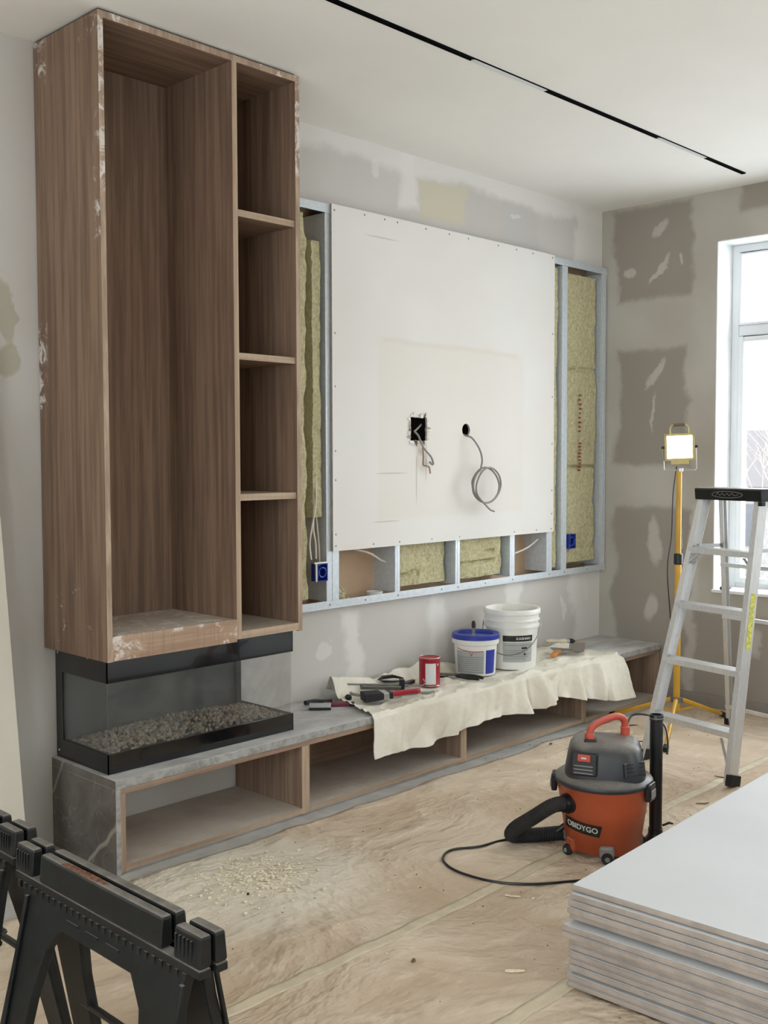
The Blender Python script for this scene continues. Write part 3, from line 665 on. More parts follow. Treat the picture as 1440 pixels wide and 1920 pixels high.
def outlet(x0, x1, z0, z1, yf, label):
    t = thing('outlet_box', ((x0+x1)/2, yf, z0), label, 'outlet box'); cx, cz = (x0+x1)/2, (z0+z1)/2
    m = MB(); w_ = .004
    m.box(x0, x0+w_, yf, yf+.05, z0, z1); m.box(x1-w_, x1, yf, yf+.05, z0, z1); m.box(x0, x1, yf, yf+.05, z0, z0+w_); m.box(x0, x1, yf, yf+.05, z1-w_, z1)
    m.box(x0, x1, yf+.046, yf+.05, z0, z1)
    m.build('box_body', M['bluebox'], t, bevel=.001)
    r = min(x1-x0, z1-z0)*.36; P = [(cx+r*math.cos(a), yf+.004, cz+r*math.sin(a)) for a in [i*math.pi/16 for i in range(33)]]
    MB().tube(P, .0045, 8, caps=False).build('round_ring', M['bluebox'], t, smooth=True)
    return t
t = outlet(3.632, 3.700, .985, 1.075, 3.975, 'blue square outlet box at the left foot of the steel frame beside the tall cabinet')
MB().box(3.612, 3.700, 3.976, 3.984, 1.0765, 1.084).box(3.622, 3.6295, 3.976, 3.984, .985, 1.0765).build('mounting_strap', M['whiteplastic'], t)
outlet(5.868, 5.945, 1.01, 1.105, 3.97, 'blue outlet box on the large insulation batt at the right of the frame')

# ------------------------------------------------------------------ white board on the frame
BX0, BX1, BZ0, BZ1, BY0, BY1 = 3.733, 5.685, 1.134, 2.90, 3.968, 3.9805
bt = thing('white_wallboard', (BX0, BY0, BZ0), 'large white plasterboard on the steel frame with a torn square hole and a round hole', 'wallboard')
random.seed(3)
hole = []
hx0, hx1, hz0, hz1 = 4.321, 4.455, 1.708, 1.838
for (a, b) in (((hx0, hz0), (hx1, hz0)), ((hx1, hz0), (hx1, hz1)), ((hx1, hz1), (hx0, hz1)), ((hx0, hz1), (hx0, hz0))):
    for k in range(8): hole.append((a[0]+(b[0]-a[0])*k/8+random.uniform(-.006, .006), a[1]+(b[1]-a[1])*k/8+random.uniform(-.006, .006)))
rc = (4.801, 1.774); rh = [(rc[0]+.036*math.cos(a), rc[1]+.037*math.sin(a)) for a in [i*math.pi/20 for i in range(40)]]
outer = [(BX0, BZ0), (BX1, BZ0), (BX1, BZ1), (BX0, BZ1)]
bm = bmesh.new()
for yy in (BY0, BY1):
    es = []
    for loop in (outer, hole, rh):
        vs = [bm.verts.new((x, yy, z)) for x, z in loop]
        es += [bm.edges.new((vs[i], vs[(i+1) % len(vs)])) for i in range(len(vs))]
    bmesh.ops.triangle_fill(bm, edges=es, use_beauty=True)
for loop in (outer, hole, rh):
    A = [bm.verts.new((x, BY0, z)) for x, z in loop]; B = [bm.verts.new((x, BY1, z)) for x, z in loop]
    for i in range(len(loop)):
        fce = bm.faces.new((A[i], A[(i+1) % len(loop)], B[(i+1) % len(loop)], B[i])); fce.material_index = 1
m = MB(); m.bm.free(); m.bm = bm; m.build('board_panel', [M['board'], M['board_edge']], bt)
random.seed(5)
for k in range(26):      # torn paper curls around the square hole
    s = k/26*4; i = int(s); tt = s-i
    cs = [(hx0+(hx1-hx0)*tt, hz0, 0, -1), (hx1, hz0+(hz1-hz0)*tt, 1, 0), (hx1-(hx1-hx0)*tt, hz1, 0, 1), (hx0, hz1-(hz1-hz0)*tt, -1, 0)][i]
    x, z, nx, nz = cs; L = random.uniform(.010, .036); w_ = random.uniform(.008, .018)
    a = Vector((x-nz*w_, BY0-.0012, z+nx*w_)); b = Vector((x+nz*w_, BY0-.0012, z-nx*w_)); cc = Vector((x+nx*L, BY0-random.uniform(.004, .012), z+nz*L))
    MB().poly([a, b, cc, a+Vector((0, -.0008, 0)), b+Vector((0, -.0008, 0)), cc+Vector((0, -.0008, 0))], [(0,1,2),(3,5,4),(0,3,4,1),(1,4,5,2),(2,5,3,0)]).build('torn_paper', [M['board'], M['board_edge'], M['scrap']][k % 3 if random.random() < .4 else 0], bt)
scr = [(BX0+.02, z) for z in (2.87, 2.25, 1.98, 1.65, 1.5, 1.22, 1.16)] + [(x, BZ1-.02) for x in (3.97, 4.12, 4.22, 4.45, 4.65, 4.82, 5.1, 5.28, 5.45, 5.66)] \
    + [(x, BZ0+.02) for x in (4.03, 4.233, 4.5, 4.745, 5.27, 5.5, 5.66)] + [(BX1-.02, z) for z in (2.4, 2.0, 1.7, 1.4, 1.25)]
for x, z in scr:
    MB().lathe([(0, 0), (.0055, 0), (.0045, .0012), (0, .0014)], (0, 0, 0), 10, Matrix.Translation((x, BY0, z)) @ Matrix.Rotation(R(90), 4, 'X')).build('screw', M['steel'], bt)
cable('stub_cable', [(4.455, 4.01, 1.80), (4.40, 3.975, 1.785), (4.345, 3.95, 1.765), (4.335, 3.948, 1.757), (4.365, 3.95, 1.735), (4.395, 3.952, 1.69), (4.425, 3.95, 1.655), (4.465, 3.945, 1.62), (4.485, 3.945, 1.585), (4.478, 3.945, 1.575), (4.455, 3.945, 1.59)], .0055, M['cable'], 'short grey cable bent out of the torn square hole')
cable('bare_wire', [(4.405, 3.952, 1.67), (4.408, 3.95, 1.62), (4.405, 3.948, 1.575), (4.425, 3.945, 1.568), (4.45, 3.945, 1.56), (4.46, 3.945, 1.525)], .0045, simple('copper_brown', (150, 112, 90), .5), 'brown wire ends hanging below the torn square hole')
P = [(4.80, 4.02, 1.76), (4.792, 3.965, 1.742), (4.812, 3.93, 1.725), (4.855, 3.91, 1.66), (4.872, 3.905, 1.60), (4.862, 3.905, 1.555)]
cx, cz = 4.905, 1.445
for i in range(46):
    a = R(118) + i/46*2*math.pi*2.353; rr = (.118+.008*math.sin(i*.6)) ; rr2 = .104+.006*math.cos(i*.35)
    P.append((cx+(.012 if i > 22 else 0)+rr*math.cos(a), 3.905-.010*math.sin(a*.5)-.0002*i, cz+rr2*math.sin(a)))
P += [(4.905, 3.905, 1.335), (4.955, 3.91, 1.305), (5.00, 3.915, 1.293)]
o = MB().tube(spline(P, 6), .0055, 8).build('coiled_data_cable', M['cable'], smooth=True)
tag(o, 'coiled grey data cable hanging from the round hole in the white board', 'cable')

# ------------------------------------------------------------------ canvas drop cloth on the bench
random.seed(11)
CU0, CU1 = 3.575, 5.77
HEM = [(3.575, .172), (4.01, .175), (4.445, .208), (4.90, .205), (5.02, .222), (5.06, .236), (5.20, .205), (5.40, .168), (5.545, .142), (5.75, .125), (5.865, .122)]
def hem(x):
    for (a, b), (c_, d) in zip(HEM, HEM[1:]):
        if x <= c_: return b+(d-b)*(x-a)/(c_-a)
    return HEM[-1][1]
ZTOP = .3755
def cloth_pt(u, v):
    x = CU0+(CU1-CU0)*u; vt = .58
    fold = 1.5*fb(x*2.6+.25*v, 2.2+.5*v, 0, 2)+.9*fb(x*7.5+.9*v, 9.2+v, 0, 2)+.22*math.sin(x*17+3*math.sin(x*2.1)+1.5*v)
    fold = max(-.9, min(1.3, fold))
    amp = 1.0 if x < 4.8 else 1.7
    if v < vt:
        t = v/vt; y = YW-.03 - (YW-.03-(YB0-.006))*t
        lx = x + (.13*(1-t)*(1-u)**3)                       # the left edge runs back at a slant
        h = max(0, fb(lx*4, y*7, 2.0, 4))*.022 + max(0, .25-abs(fb(lx*5, y*6, 8.0, 3)))*.045
        roll_ = math.exp(-((y-3.955)/.035)**2)*(.055+.03*fb(lx*5, 4.4, 0, 3))*max(0, min(1, (4.95-lx)/.15))
        roll_ += math.exp(-((y-3.90-.03*math.sin(lx*7))/.03)**2)*.035*max(0, min(1, (4.35-lx)/.3))
        roll_ += math.exp(-((y-3.93)/.05)**2-((lx-5.72)/.16)**2)*.035
        lft = math.exp(-((u)/.02)**2)*max(0, .7-t)*.04
        cr = math.exp(-(max(0, t-.86)/.05))
        ridge = max(0, fold)*.014*amp*max(0, (t-.55)/.45)
        flat = 1 - .9*math.exp(-((lx-4.99)**2+(y-3.77)**2)/.03) - .9*math.exp(-((lx-4.68)**2+(y-3.80)**2)/.022) - .8*math.exp(-((lx-4.27)**2+(y-3.75)**2)/.009)
        flat = max(.05, flat)
        return Vector((lx, y, ZTOP + (.0015+h+ridge)*flat + (roll_*(1-.95*math.exp(-((lx-4.99)**2+(y-3.775)**2)/.05))+lft)))
    t = (v-vt)/(1-vt); zt = ZTOP; zb = hem(x)
    z0 = zt + .0015 + max(0, fold)*.014*amp
    ang = min(1, t/.06)
    z = z0-(z0-zb)*t
    y = YB0-.007-.004*ang - (abs(fold)**1.3+.1)*amp*(.016+.085*t*(1-.3*t))*ang
    y += fb(x*9, z*9, 3, 3)*.006*ang
    xx = x + .02*fold*t*(1 if .03 < u < .97 else 0) + .01*t*math.sin(z*20)
    return Vector((xx, min(y, YB0-.008), z))
m = MB(); m.grid(300, 130, cloth_pt)
o = m.build('drop_cloth', M['canvas'], smooth=True, solid=.0015, solid_off=1)
tag(o, 'cream canvas drop cloth spread over the marble bench and hanging down its front', 'cloth')
SZ = .388
# ------------------------------------------------------------------ buckets and tins
def ring(m, c, r, z, rr, n=48): m.tube([(c[0]+r*math.cos(a), c[1]+r*math.sin(a), z) for a in [i*2*math.pi/n for i in range(n+1)]], rr, 6, caps=False)
def curved(c, rf, a0, a1, z0, z1, off=.0008, n=24, th=.0006):
    m = MB(); k = 4
    for s in (0, 1):
        m.grid(n, k, lambda u, v: Vector((c[0]+(rf(z0+(z1-z0)*v)+off+s*th)*math.cos(a0+(a1-a0)*u), c[1]+(rf(z0+(z1-z0)*v)+off+s*th)*math.sin(a0+(a1-a0)*u), z0+(z1-z0)*v)))
    return m
FA = math.atan2(-.6, -.80)      # direction of the camera seen from the buckets
def cyl_text(name, txt, size, c, rf, ang, z, mat, parent, off=.0018, sx=1.0, rot=0.0):
    def fn(u, v, w_):
        u, v = u*math.cos(rot)-v*math.sin(rot), u*math.sin(rot)+v*math.cos(rot)
        r = rf(z+v)+off+w_; a = ang + u*sx/rf(z); return Vector((c[0]+r*math.cos(a), c[1]+r*math.sin(a), z+v))
    return textmesh(name, txt, size, mat, parent, fn, local=False)
# white pail
C1 = (4.992, 3.775); Z1 = SZ; H1 = .345
t = thing('plastic_bucket', (*C1, Z1), 'tall open white plastic bucket with a wire handle and black banded label, on the cloth', 'bucket')
r1 = lambda z: .140+.016*(z-Z1)/H1
m = MB(); n = 56
prof = [(.0, 0), (.138, 0), (.140, .006), (r1(Z1+.24), .24), (.166, .242), (.166, .25), (r1(Z1+.26), .254), (r1(Z1+.275), .275), (.163, .277), (.163, .284), (.157, .288), (.157, .315), (.167, .318), (.167, .34), (.164, .345), (.152, .345), (.150, .33), (.140, .06), (.132, .05), (0, .05)]
m.lathe(prof, (*C1, Z1), 64); m.build('bucket_body', M['whiteplastic'], t, smooth=True)
MB().lathe([(0, .295), (.149, .296), (.148, .29), (0, .288)], (*C1, Z1), 48).build('filler_paste', simple('beige_paste', (206, 196, 172), .6, var=.06), t, smooth=True)
lo, hi = FA+.0, FA+.95
lab = curved(C1, r1, lo-.35, hi-.05, Z1+.165, Z1+.2).build('label_band', M['labelblack'], t, smooth=True)
lp = curved(C1, r1, lo-.35, hi-.05, Z1+.045, Z1+.160).build('label_panel', M['labelgrey'], t, smooth=True)
cyl_text('lettering', 'KASHAN', .021, C1, r1, FA+.48, Z1+.182, M['printlight'], lab, sx=1.1)
curved(C1, r1, FA+.40, FA+.64, Z1+.122, Z1+.132, off=.0016).build('print_bar', M['labelblack'], lp)
for i, zz in enumerate((.142, .112, .10, .088, .076, .064)):
    curved(C1, r1, lo-.28, hi-.15-(i % 3)*.12, Z1+zz, Z1+zz+.003, off=.0016).build('print_line', M['printgrey'], lp)
curved(C1, r1, FA+.50, FA+.58, Z1+.085, Z1+.097, off=.0016).build('print_mark', M['labelblack'], lp)
hp = []
ha = FA-.75                       # bail hanging down on the near side
for i in range(25):
    s = i/24*math.pi; a = ha - math.pi/2*1.0 + s
    drop = math.sin(s)*.17
    rr = .168+.012*math.sin(s)
    hp.append((C1[0]+rr*math.cos(a+.62), C1[1]+rr*math.sin(a+.62), Z1+.262-drop))
MB().tube(hp, .0028, 6).build('wire_handle', M['steel'], t, smooth=True)
# blue lidded pail
C2 = (4.685, 3.80); Z2 = SZ; H2 = .225
t = thing('plastic_bucket', (*C2, Z2), 'short white bucket with a blue lid and blue striped label, left of the tall bucket', 'bucket')
r2_ = lambda z: .113+.012*(z-Z2)/H2
MB().lathe([(0, 0), (.111, 0), (.113, .005), (r2_(Z2+.17), .17), (.131, .174), (.134, .182), (.131, .205), (.126, .209), (0, .209)], (*C2, Z2), 56).build('bucket_body', M['whiteplastic'], t, smooth=True)
MB().lathe([(0, .2095), (.100, .2095), (.106, .212), (.108, .226), (.126, .226), (.131, .223), (.132, .211), (.133, .203), (.136, .203), (.1355, .226), (.13, .231), (.106, .231), (.101, .2165), (0, .2145)], (*C2, Z2), 56).build('lid', M['blue'], t, smooth=True)
lp = curved(C2, r2_, FA-1.0, FA+.45, Z2+.012, Z2+.142).build('label_panel', M['labelgrey'], t, smooth=True)
curved(C2, r2_, FA+.55, FA+1.12, Z2+.012, Z2+.146).build('blue_panel', M['blue'], t, smooth=True)
for i in range(8): curved(C2, r2_, FA-.95, FA+.40, Z2+.022+.012*i, Z2+.0255+.012*i, off=.0016).build('print_line', M['printgrey'], lp)
m = MB(); m.grid(20, 3, lambda u, v: Vector((C2[0]+(r2_(Z2+.14)+.002)*math.cos(FA-.95+u*1.35), C2[1]+(r2_(Z2+.14)+.002)*math.sin(FA-.95+u*1.35), Z2+.152-.014*math.sin(u*2.2)+.004*v)))
m.build('red_swoosh', M['printred'], lp, solid=.0005)
cyl_text('lettering', 'V', .03, C2, r2_, FA-.15, Z2+.122, M['printred'], lp)
t = thing('putty_knife', (4.655, 3.79, Z2+.2145), 'small putty knife standing upright on the blue lid', 'putty knife')
MB().box(4.641, 4.669, 3.789, 3.791, Z2+.2155, Z2+.272).build('blade', M['steel'], t)
MB().tube([(4.655, 3.79, Z2+.262), (4.655, 3.79, Z2+.285), (4.655, 3.79, Z2+.30)], [.011, .012, .008], 12).build('handle', M['rubber'], t, smooth=True)
# red tin
C3 = (4.255, 3.77); Z3 = SZ+.001; H3 = .15
t = thing('paint_tin', (*C3, Z3), 'crimson paint tin with a plain white label, standing on the cloth', 'paint tin')
r3 = lambda z: .0565
MB().lathe([(0, 0), (.0575, 0), (.0585, .003), (.0565, .006), (.0565, .142), (.059, .146), (.059, .151), (.056, .152), (.050, .1475), (0, .1475)], (*C3, Z3), 48).build('tin_body', M['red'], t, smooth=True)
m = MB(); ring(m, C3, .0575, Z3+.151, .0022); m.build('rim', M['chrome'], t, smooth=True)
m = MB(); ring(m, C3, .0575, Z3+.003, .0018); m.build('foot_rim', M['chrome'], t, smooth=True)
curved(C3, r3, FA-.30, FA+.72, Z3+.012, Z3+.125).build('label', M['labelwhite'], t, smooth=True)
cyl_text('lettering', 'V', .02, C3, r3, FA+.95, Z3+.115, M['printlight'], t)

# ------------------------------------------------------------------ small tools on the bench
def orient(p, q):
    p, q = Vector(p), Vector(q); d = (q-p); L = d.length; d.normalize(); sd = Vector((0,0,1)).cross(d).normalized(); u = d.cross(sd)
    return Matrix(((d.x, sd.x, u.x, p.x), (d.y, sd.y, u.y, p.y), (d.z, sd.z, u.z, p.z), (0,0,0,1))), L
A = (3.712, 3.735, .395); B = (3.975, 3.60, .405)
F_, L = orient(A, B)
t = thing('wide_paintbrush', A, 'wide paint brush, black bristles and red handle, lying at the left of the cloth', 'paintbrush')
m = MB(); m.prism([(0, 0), (0, .045), (.10, .040), (.10, .006)], lambda a, b, c_: F_ @ Vector((a, c_-.045, b)), .09); m.build('bristles', M['bristle'], t, bevel=.006)
MB().box(.10, .15, -.043, .043, .008, .038, F_).build('ferrule', M['chrome'], t, bevel=.003)
m = MB().box(.128, .148, -.0436, .0436, .0075, .0385, F_); m.build('black_band', M['labelblack'], t)
m = MB(); m.prism([(.15, -.030), (.15, .030), (.19, .022), (.25, .014), (.29, .018), (.31, .008), (.31, -.008), (.29, -.018), (.25, -.014), (.19, -.022)], lambda a, b, c_: F_ @ Vector((a, b, .012+c_)), .022); m.build('handle', M['red'], t, bevel=.006)
# caulking gun behind it
A = (3.82, 3.90, .44); B = (4.10, 3.70, .42); F_, L = orient(A, B)
t = thing('caulking_gun', A, 'grey caulking gun with a long rod lying behind the wide paint brush', 'caulking gun')
m = MB(); m.grid(14, 12, lambda u, v: F_ @ Vector((.03+u*.21, .026*math.cos(math.pi+v*math.pi), .026*math.sin(math.pi+v*math.pi)+.0)))
m.build('cradle', M['steel'], t, smooth=True, solid=.002)
MB().tube([F_ @ Vector((-.09, 0, .0)), F_ @ Vector((.36, 0, 0))], .0045, 8).build('rod', M['steel'], t, smooth=True)
MB().tube([F_ @ Vector((.36, 0, 0)), F_ @ Vector((.375, .0, .015)), F_ @ Vector((.36, 0, .035))], .004, 8).build('rod_hook', M['steel'], t)
MB().box(.235, .26, -.02, .02, -.025, .032, F_).build('frame_plate', M['black'], t, bevel=.004)
m = MB(); m.prism([(.25, .02), (.285, .022), (.345, .115), (.325, .125), (.27, .06)], lambda a, b, c_: F_ @ Vector((a, b, -.012+c_)), .02); m.build('grip', M['black'], t, bevel=.004)
m = MB(); m.prism([(.24, .02), (.25, .03), (.27, .11), (.26, .112)], lambda a, b, c_: F_ @ Vector((a, b, -.008+c_)), .012); m.build('trigger', M['steel'], t, bevel=.002)
t = tag(MB().tube(spline([(3.76, 3.87, .41), (3.74, 3.83, .412), (3.80, 3.79, .40), (3.90, 3.74, .40), (4.00, 3.66, .402), (4.07, 3.62, .398), (4.12, 3.62, .396)], 8), .0075, 8).build('grey_hose_offcut', M['greyplastic'], smooth=True), 'bent grey hose offcut lying round the brush and caulking gun', 'hose')
# black clamp jaw further back
t = thing('spring_clamp', (4.05, 3.88, .43), 'small black spring clamp lying on the crumpled cloth near the wall', 'clamp')
F_, L = orient((3.99, 3.90, .437), (4.14, 3.85, .432))
m = MB(); m.prism([(0, 0), (.03, .02), (.09, .022), (.15, .004), (.15, -.004), (.09, .006), (.03, .004)], lambda a, b, c_: F_ @ Vector((a, c_-.012, b)), .024); m.build('upper_arm', M['black'], t, bevel=.002)
m = MB(); m.prism([(0, -.001), (.03, -.014), (.09, -.018), (.14, -.016), (.14, -.012), (.09, -.010), (.03, -.004)], lambda a, b, c_: F_ @ Vector((a, c_-.012, b)), .024); m.build('lower_arm', M['black'], t, bevel=.002)
# sanding block, utility knife, screwdriver on bare stone
F_, L = orient((3.468, 3.865, .3755), (3.545, 3.79, .3755))
t = thing('sanding_block', F_.translation, 'pale sanding block with a black edge lying on the bare marble left of the cloth', 'sanding block')
MB().box(0, L, -.02, .03, .012, .026, F_).build('block', M['labelgrey'], t, bevel=.003); MB().box(0, L, -.021, .031, 0, .012, F_).build('abrasive_pad', M['black'], t, bevel=.002)
F_, L = orient((3.56, 3.86, .377), (3.68, 3.755, .377))
t = thing('utility_knife', F_.translation, 'black and magenta utility knife on the marble beside the cloth corner', 'knife')
MB().box(.03, .13, -.012, .012, 0, .018, F_).build('handle', simple('magenta_plastic', (120, 30, 62), .4), t, bevel=.004)
MB().box(.0, .032, -.014, .014, -.001, .02, F_).build('nose', M['black'], t, bevel=.004); MB().box(.126, .155, -.013, .013, -.001, .019, F_).build('end_cap', M['black'], t, bevel=.004)
t = tag(MB().tube(spline([(3.50, 3.93, .392), (3.56, 3.93, .388), (3.61, 3.905, .382), (3.64, 3.88, .385)], 6), [.012]*19, 8).build('rubber_grip', M['rubber'], smooth=True), 'dark rubber grip lying at the folded corner of the cloth by the wall', 'grip')
t = tag(MB().lathe([(0, 0), (.013, 0), (.018, .008), (.018, .022), (.010, .03), (0, .031)], (0, 0, 0), 24, Matrix.Translation((3.708, 3.835, .385))).build('rubber_stopper', M['black'], smooth=True), 'small round black rubber stopper on the left edge of the cloth', 'stopper')
# pliers by the blue pail
F_, L = orient((4.49, 3.93, .392), (4.53, 3.60, .396))
t = thing('long_nose_pliers', F_.translation, 'open black handled pliers lying between the red tin and the blue lidded bucket', 'pliers')
for s in (-1, 1):
    MB().tube([F_ @ Vector(p) for p in [(.13, 0, .006), (.16, s*.018, .006), (.24, s*.030, .006), (.30, s*.020, .006)]], [.006, .009, .010, .009], 10).build('handle', M['black'], t, smooth=True)
    MB().tube([F_ @ Vector(p) for p in [(.14, -s*.004, .006), (.11, s*.006, .006), (.02, s*.004, .004)]], [.008, .008, .003], 8).build('jaw', M['steel'], t, smooth=True)
MB().lathe([(0, 0), (.012, 0), (.012, .014), (0, .014)], (0, 0, 0), 16, F_ @ Matrix.Translation((.135, 0, .0))).build('pivot', M['steel'], t)
F_, L = orient((4.36, 3.90, .393), (4.50, 3.70, .394))
t = thing('marking_pen', F_.translation, 'slim black marker pen lying behind the pliers on the cloth', 'pen')
MB().tube([F_ @ Vector((0, 0, .006)), F_ @ Vector((.13, 0, .006)), F_ @ Vector((.15, 0, .006))], [.008, .008, .003], 10).build('barrel', M['black'], t, smooth=True)
MB().tube([F_ @ Vector((.132, 0, .006)), F_ @ Vector((.172, 0, .006))], [.0088, .008], 10).build('cap', M['greyplastic'], t, smooth=True)
# taping knife with wooden handle right of the white bucket
F_, L = orient((5.30, 3.70, .402), (5.56, 3.80, .405))
t = thing('taping_knife', F_.translation, 'broad steel taping knife with an orange wooden handle right of the tall bucket', 'taping knife')
m = MB(); m.prism([(.14, -.02), (.14, .02), (.24, .075), (.25, .075), (.25, -.075), (.24, -.075)], lambda a, b, c_: F_ @ Vector((a, b, .010+c_)), .002); m.build('blade', M['steel'], t)
m = MB(); m.prism([(0, -.015), (.0, .015), (.05, .018), (.11, .012), (.145, .02), (.145, -.02), (.11, -.012), (.05, -.018)], lambda a, b, c_: F_ @ Vector((a, b, c_)), .022); m.build('handle', M['toolorange'], t, bevel=.005)
t = thing('wooden_scraper', (5.62, 3.72, .4), 'brown wooden block scraper lying just past the taping knife', 'scraper')
F_, L = orient((5.56, 3.70, .402), (5.66, 3.74, .402)); MB().box(0, .09, -.035, .035, 0, .045, F_).build('block', simple('brown_wood_block', (150, 112, 84), .7), t, bevel=.006)
MB().box(-.01, .0, -.045, .045, .005, .05, F_).build('blade', M['steel'], t)
F_, L = orient((5.55, 3.93, .43), (5.80, 3.90, .40))
t = thing('round_paintbrush', F_.translation, 'cream handled round brush with a dark tip at the back right of the cloth', 'paintbrush')
MB().tube([F_ @ Vector((x, 0, .012)) for x in (0, .05, .12, .19)], [.008, .016, .012, .018], 14).build('handle', simple('cream_wood', (206, 194, 170), .6), t, smooth=True)
MB().tube([F_ @ Vector((x, 0, .012)) for x in (.19, .215)], [.019, .02], 14).build('ferrule', M['chrome'], t, smooth=True)
MB().tube([F_ @ Vector((x, 0, .012)) for x in (.215, .26, .28)], [.019, .018, .008], 14).build('bristles', M['bristle'], t, smooth=True)

# ------------------------------------------------------------------ shop vacuum
VC = (3.71, 2.335); rz = math.atan2(-.847, .533)
v = thing('shop_vacuum', (*VC, .004), 'orange shop vacuum with a charcoal motor head and red carry handle on the floor paper', 'vacuum cleaner', rz=rz)
def vr(z): return .150+.036*(z-.03)/.25
MB().lathe([(0, .022), (.140, .022), (.149, .03), (vr(.17), .17), (vr(.17)+.003, .176), (vr(.19), .19), (vr(.28), .28), (.190, .286), (.190, .298), (0, .298)], n=72).build('drum', M['orange'], v, local=True, smooth=True)
MB().lathe([(.15, .296), (.196, .290), (.199, .297), (.199, .305), (.194, .312), (.176, .325), (.160, .332), (0, .334)], n=72).build('lid', M['vacdark'], v, local=True, smooth=True)
# motor head: superellipse loft
m = MB(); secs = [(.322, .163, .150, .006, 3.2), (.345, .161, .148, .006, 3.6), (.405, .150, .140, .006, 4.0), (.436, .142, .131, .006, 3.8), (.453, .131, .120, .006, 3.6), (.463, .112, .100, .006, 3.2), (.4675, .07, .06, .006, 2.6), (.468, .02, .02, .006, 2.0)]
rings = []
for z, a, b, ox, e in secs:
    rg = []
    for k in range(64):
        th = 2*math.pi*k/64; cxx, syy = math.cos(th), math.sin(th)
        rg.append(m.bm.verts.new((ox+a*math.copysign(abs(cxx)**(2/e), cxx), b*math.copysign(abs(syy)**(2/e), syy), z)))
    rings.append(rg)
for i in range(len(rings)-1):
    for k in range(64): m.bm.faces.new((rings[i][k], rings[i][(k+1) % 64], rings[i+1][(k+1) % 64], rings[i+1][k]))
m.bm.faces.new(rings[0][::-1]); m.bm.faces.new(rings[-1])
hd = m.build('motor_head', M['vacdark'], v, local=True, smooth=True)
hp = spline([(-.050, -.052, .450), (-.056, -.052, .490), (-.045, -.040, .518), (-.01, -.005, .535), (.045, .045, .545), (.078, .072, .530), (.086, .078, .495), (.086, .078, .460)], 8)
m = MB(); m.tube(hp, [.019 if (i < 9 or i > len(hp)-10) else .0145 for i in range(len(hp))], 12)
m.build('carry_handle', M['redhandle'], v, local=True, smooth=True)
MB().box(-.078, -.026, -.078, -.028, .445, .474).build('handle_foot', M['black'], v, local=True, bevel=.006)
# switch and front panel
FP = Matrix.Translation((-.075, -.141, .39)) @ Matrix.Rotation(R(-12), 4, 'Z') @ Matrix.Rotation(R(-7), 4, 'X')
pn = MB().box(-.052, .052, -.006, .02, -.045, .047, FP).build('front_panel', M['black'], v, local=True, bevel=.006)
MB().box(-.026, .026, -.012, -.006, .012, .040, FP).build('power_switch', M['redhandle'], pn, local=True, bevel=.004)
for i in range(3): MB().box(-.04, .036, -.008, -.006, -.036+.014*i, -.032+.014*i, FP).build('panel_line', M['greyplastic'], pn, local=True)
MB().box(-.010, .010, -.0135, -.012, .023, .029, FP).build('switch_mark', M['printlight'], pn, local=True)
SP = Matrix.Translation((.120, -.118, .385)) @ Matrix.Rotation(R(36), 4, 'Z') @ Matrix.Rotation(R(-9), 4, 'X')
vp = MB().box(-.050, .050, -.006, .03, -.042, .018, SP).build('side_vent', M['vacdark'], v, local=True, bevel=.006)
for i in range(4): MB().box(-.040, .043, -.0085, -.006, -.036+.0145*i, -.028+.0145*i, SP).build('vent_slot', M['black'], vp, local=True)
# latches
for th in (-22, 178):
    LM = Matrix.Rotation(R(th), 4, 'Z') @ Matrix.Translation((.198, 0, .275))
    lt = MB().box(-.012, .012, -.034, .034, -.035, .036, LM).build('latch', M['black'], v, local=True, bevel=.006)
    MB().box(.012, .017, -.022, .022, -.022, .012, LM).build('latch_clip', M['greyplastic'], lt, local=True, bevel=.003)
# name plate on the drum
cz_ = .118
def dr(z): return vr(z)
a0, a1 = R(-90-64), R(-90-1)
m = MB()
for s in (0, 1):
    def pf(u, vv, s=s):
        z = .105+.046*vv+.014*(1-u); r = dr(z)+.001+s*.0014; a = a0+(a1-a0)*(u*.94+.06*vv)
        return Vector((r*math.cos(a), r*math.sin(a), z))
    m.grid(24, 4, pf)
np_ = m.build('name_plate', M['black'], v, local=True, smooth=True)
def npf(a, b, c_):
    th = (a0+a1)/2 + a/.163 + .02; uu = (th-a0)/(a1-a0); z = .105+.023+.014*(1-uu)+b
    r = dr(z)+.0028+c_
    return Vector((r*math.cos(th), r*math.sin(th), z))
textmesh('lettering', 'OBIDYGO', .031, M['printlight'], np_, npf)
# hose port + hose
pa = R(-90-50)
pc = Vector((vr(.235)*math.cos(pa), vr(.235)*math.sin(pa), .222)); pd = Vector((math.cos(pa), math.sin(pa), 0))
MB().tube([pc-pd*.02, pc+pd*.012, pc+pd*.0121, pc+pd*.03], [.040, .040, .034, .033], 24).build('hose_port', M['black'], v, local=True, smooth=True)
H = spline([pc+pd*.01, pc+pd*.055+Vector((-.02, 0, -.004)), (-.285, -.12, .150), (-.35, -.065, .088), (-.372, -.03, .046), (-.335, -.005, .036), (-.26, .02, .036), (-.17, .05, .040)], 22)
rr = [.0285 + (.0022 if i % 2 else 0) for i in range(len(H))]
MB().tube(H, rr, 14).build('hose', M['rubber'], v, local=True, smooth=True)
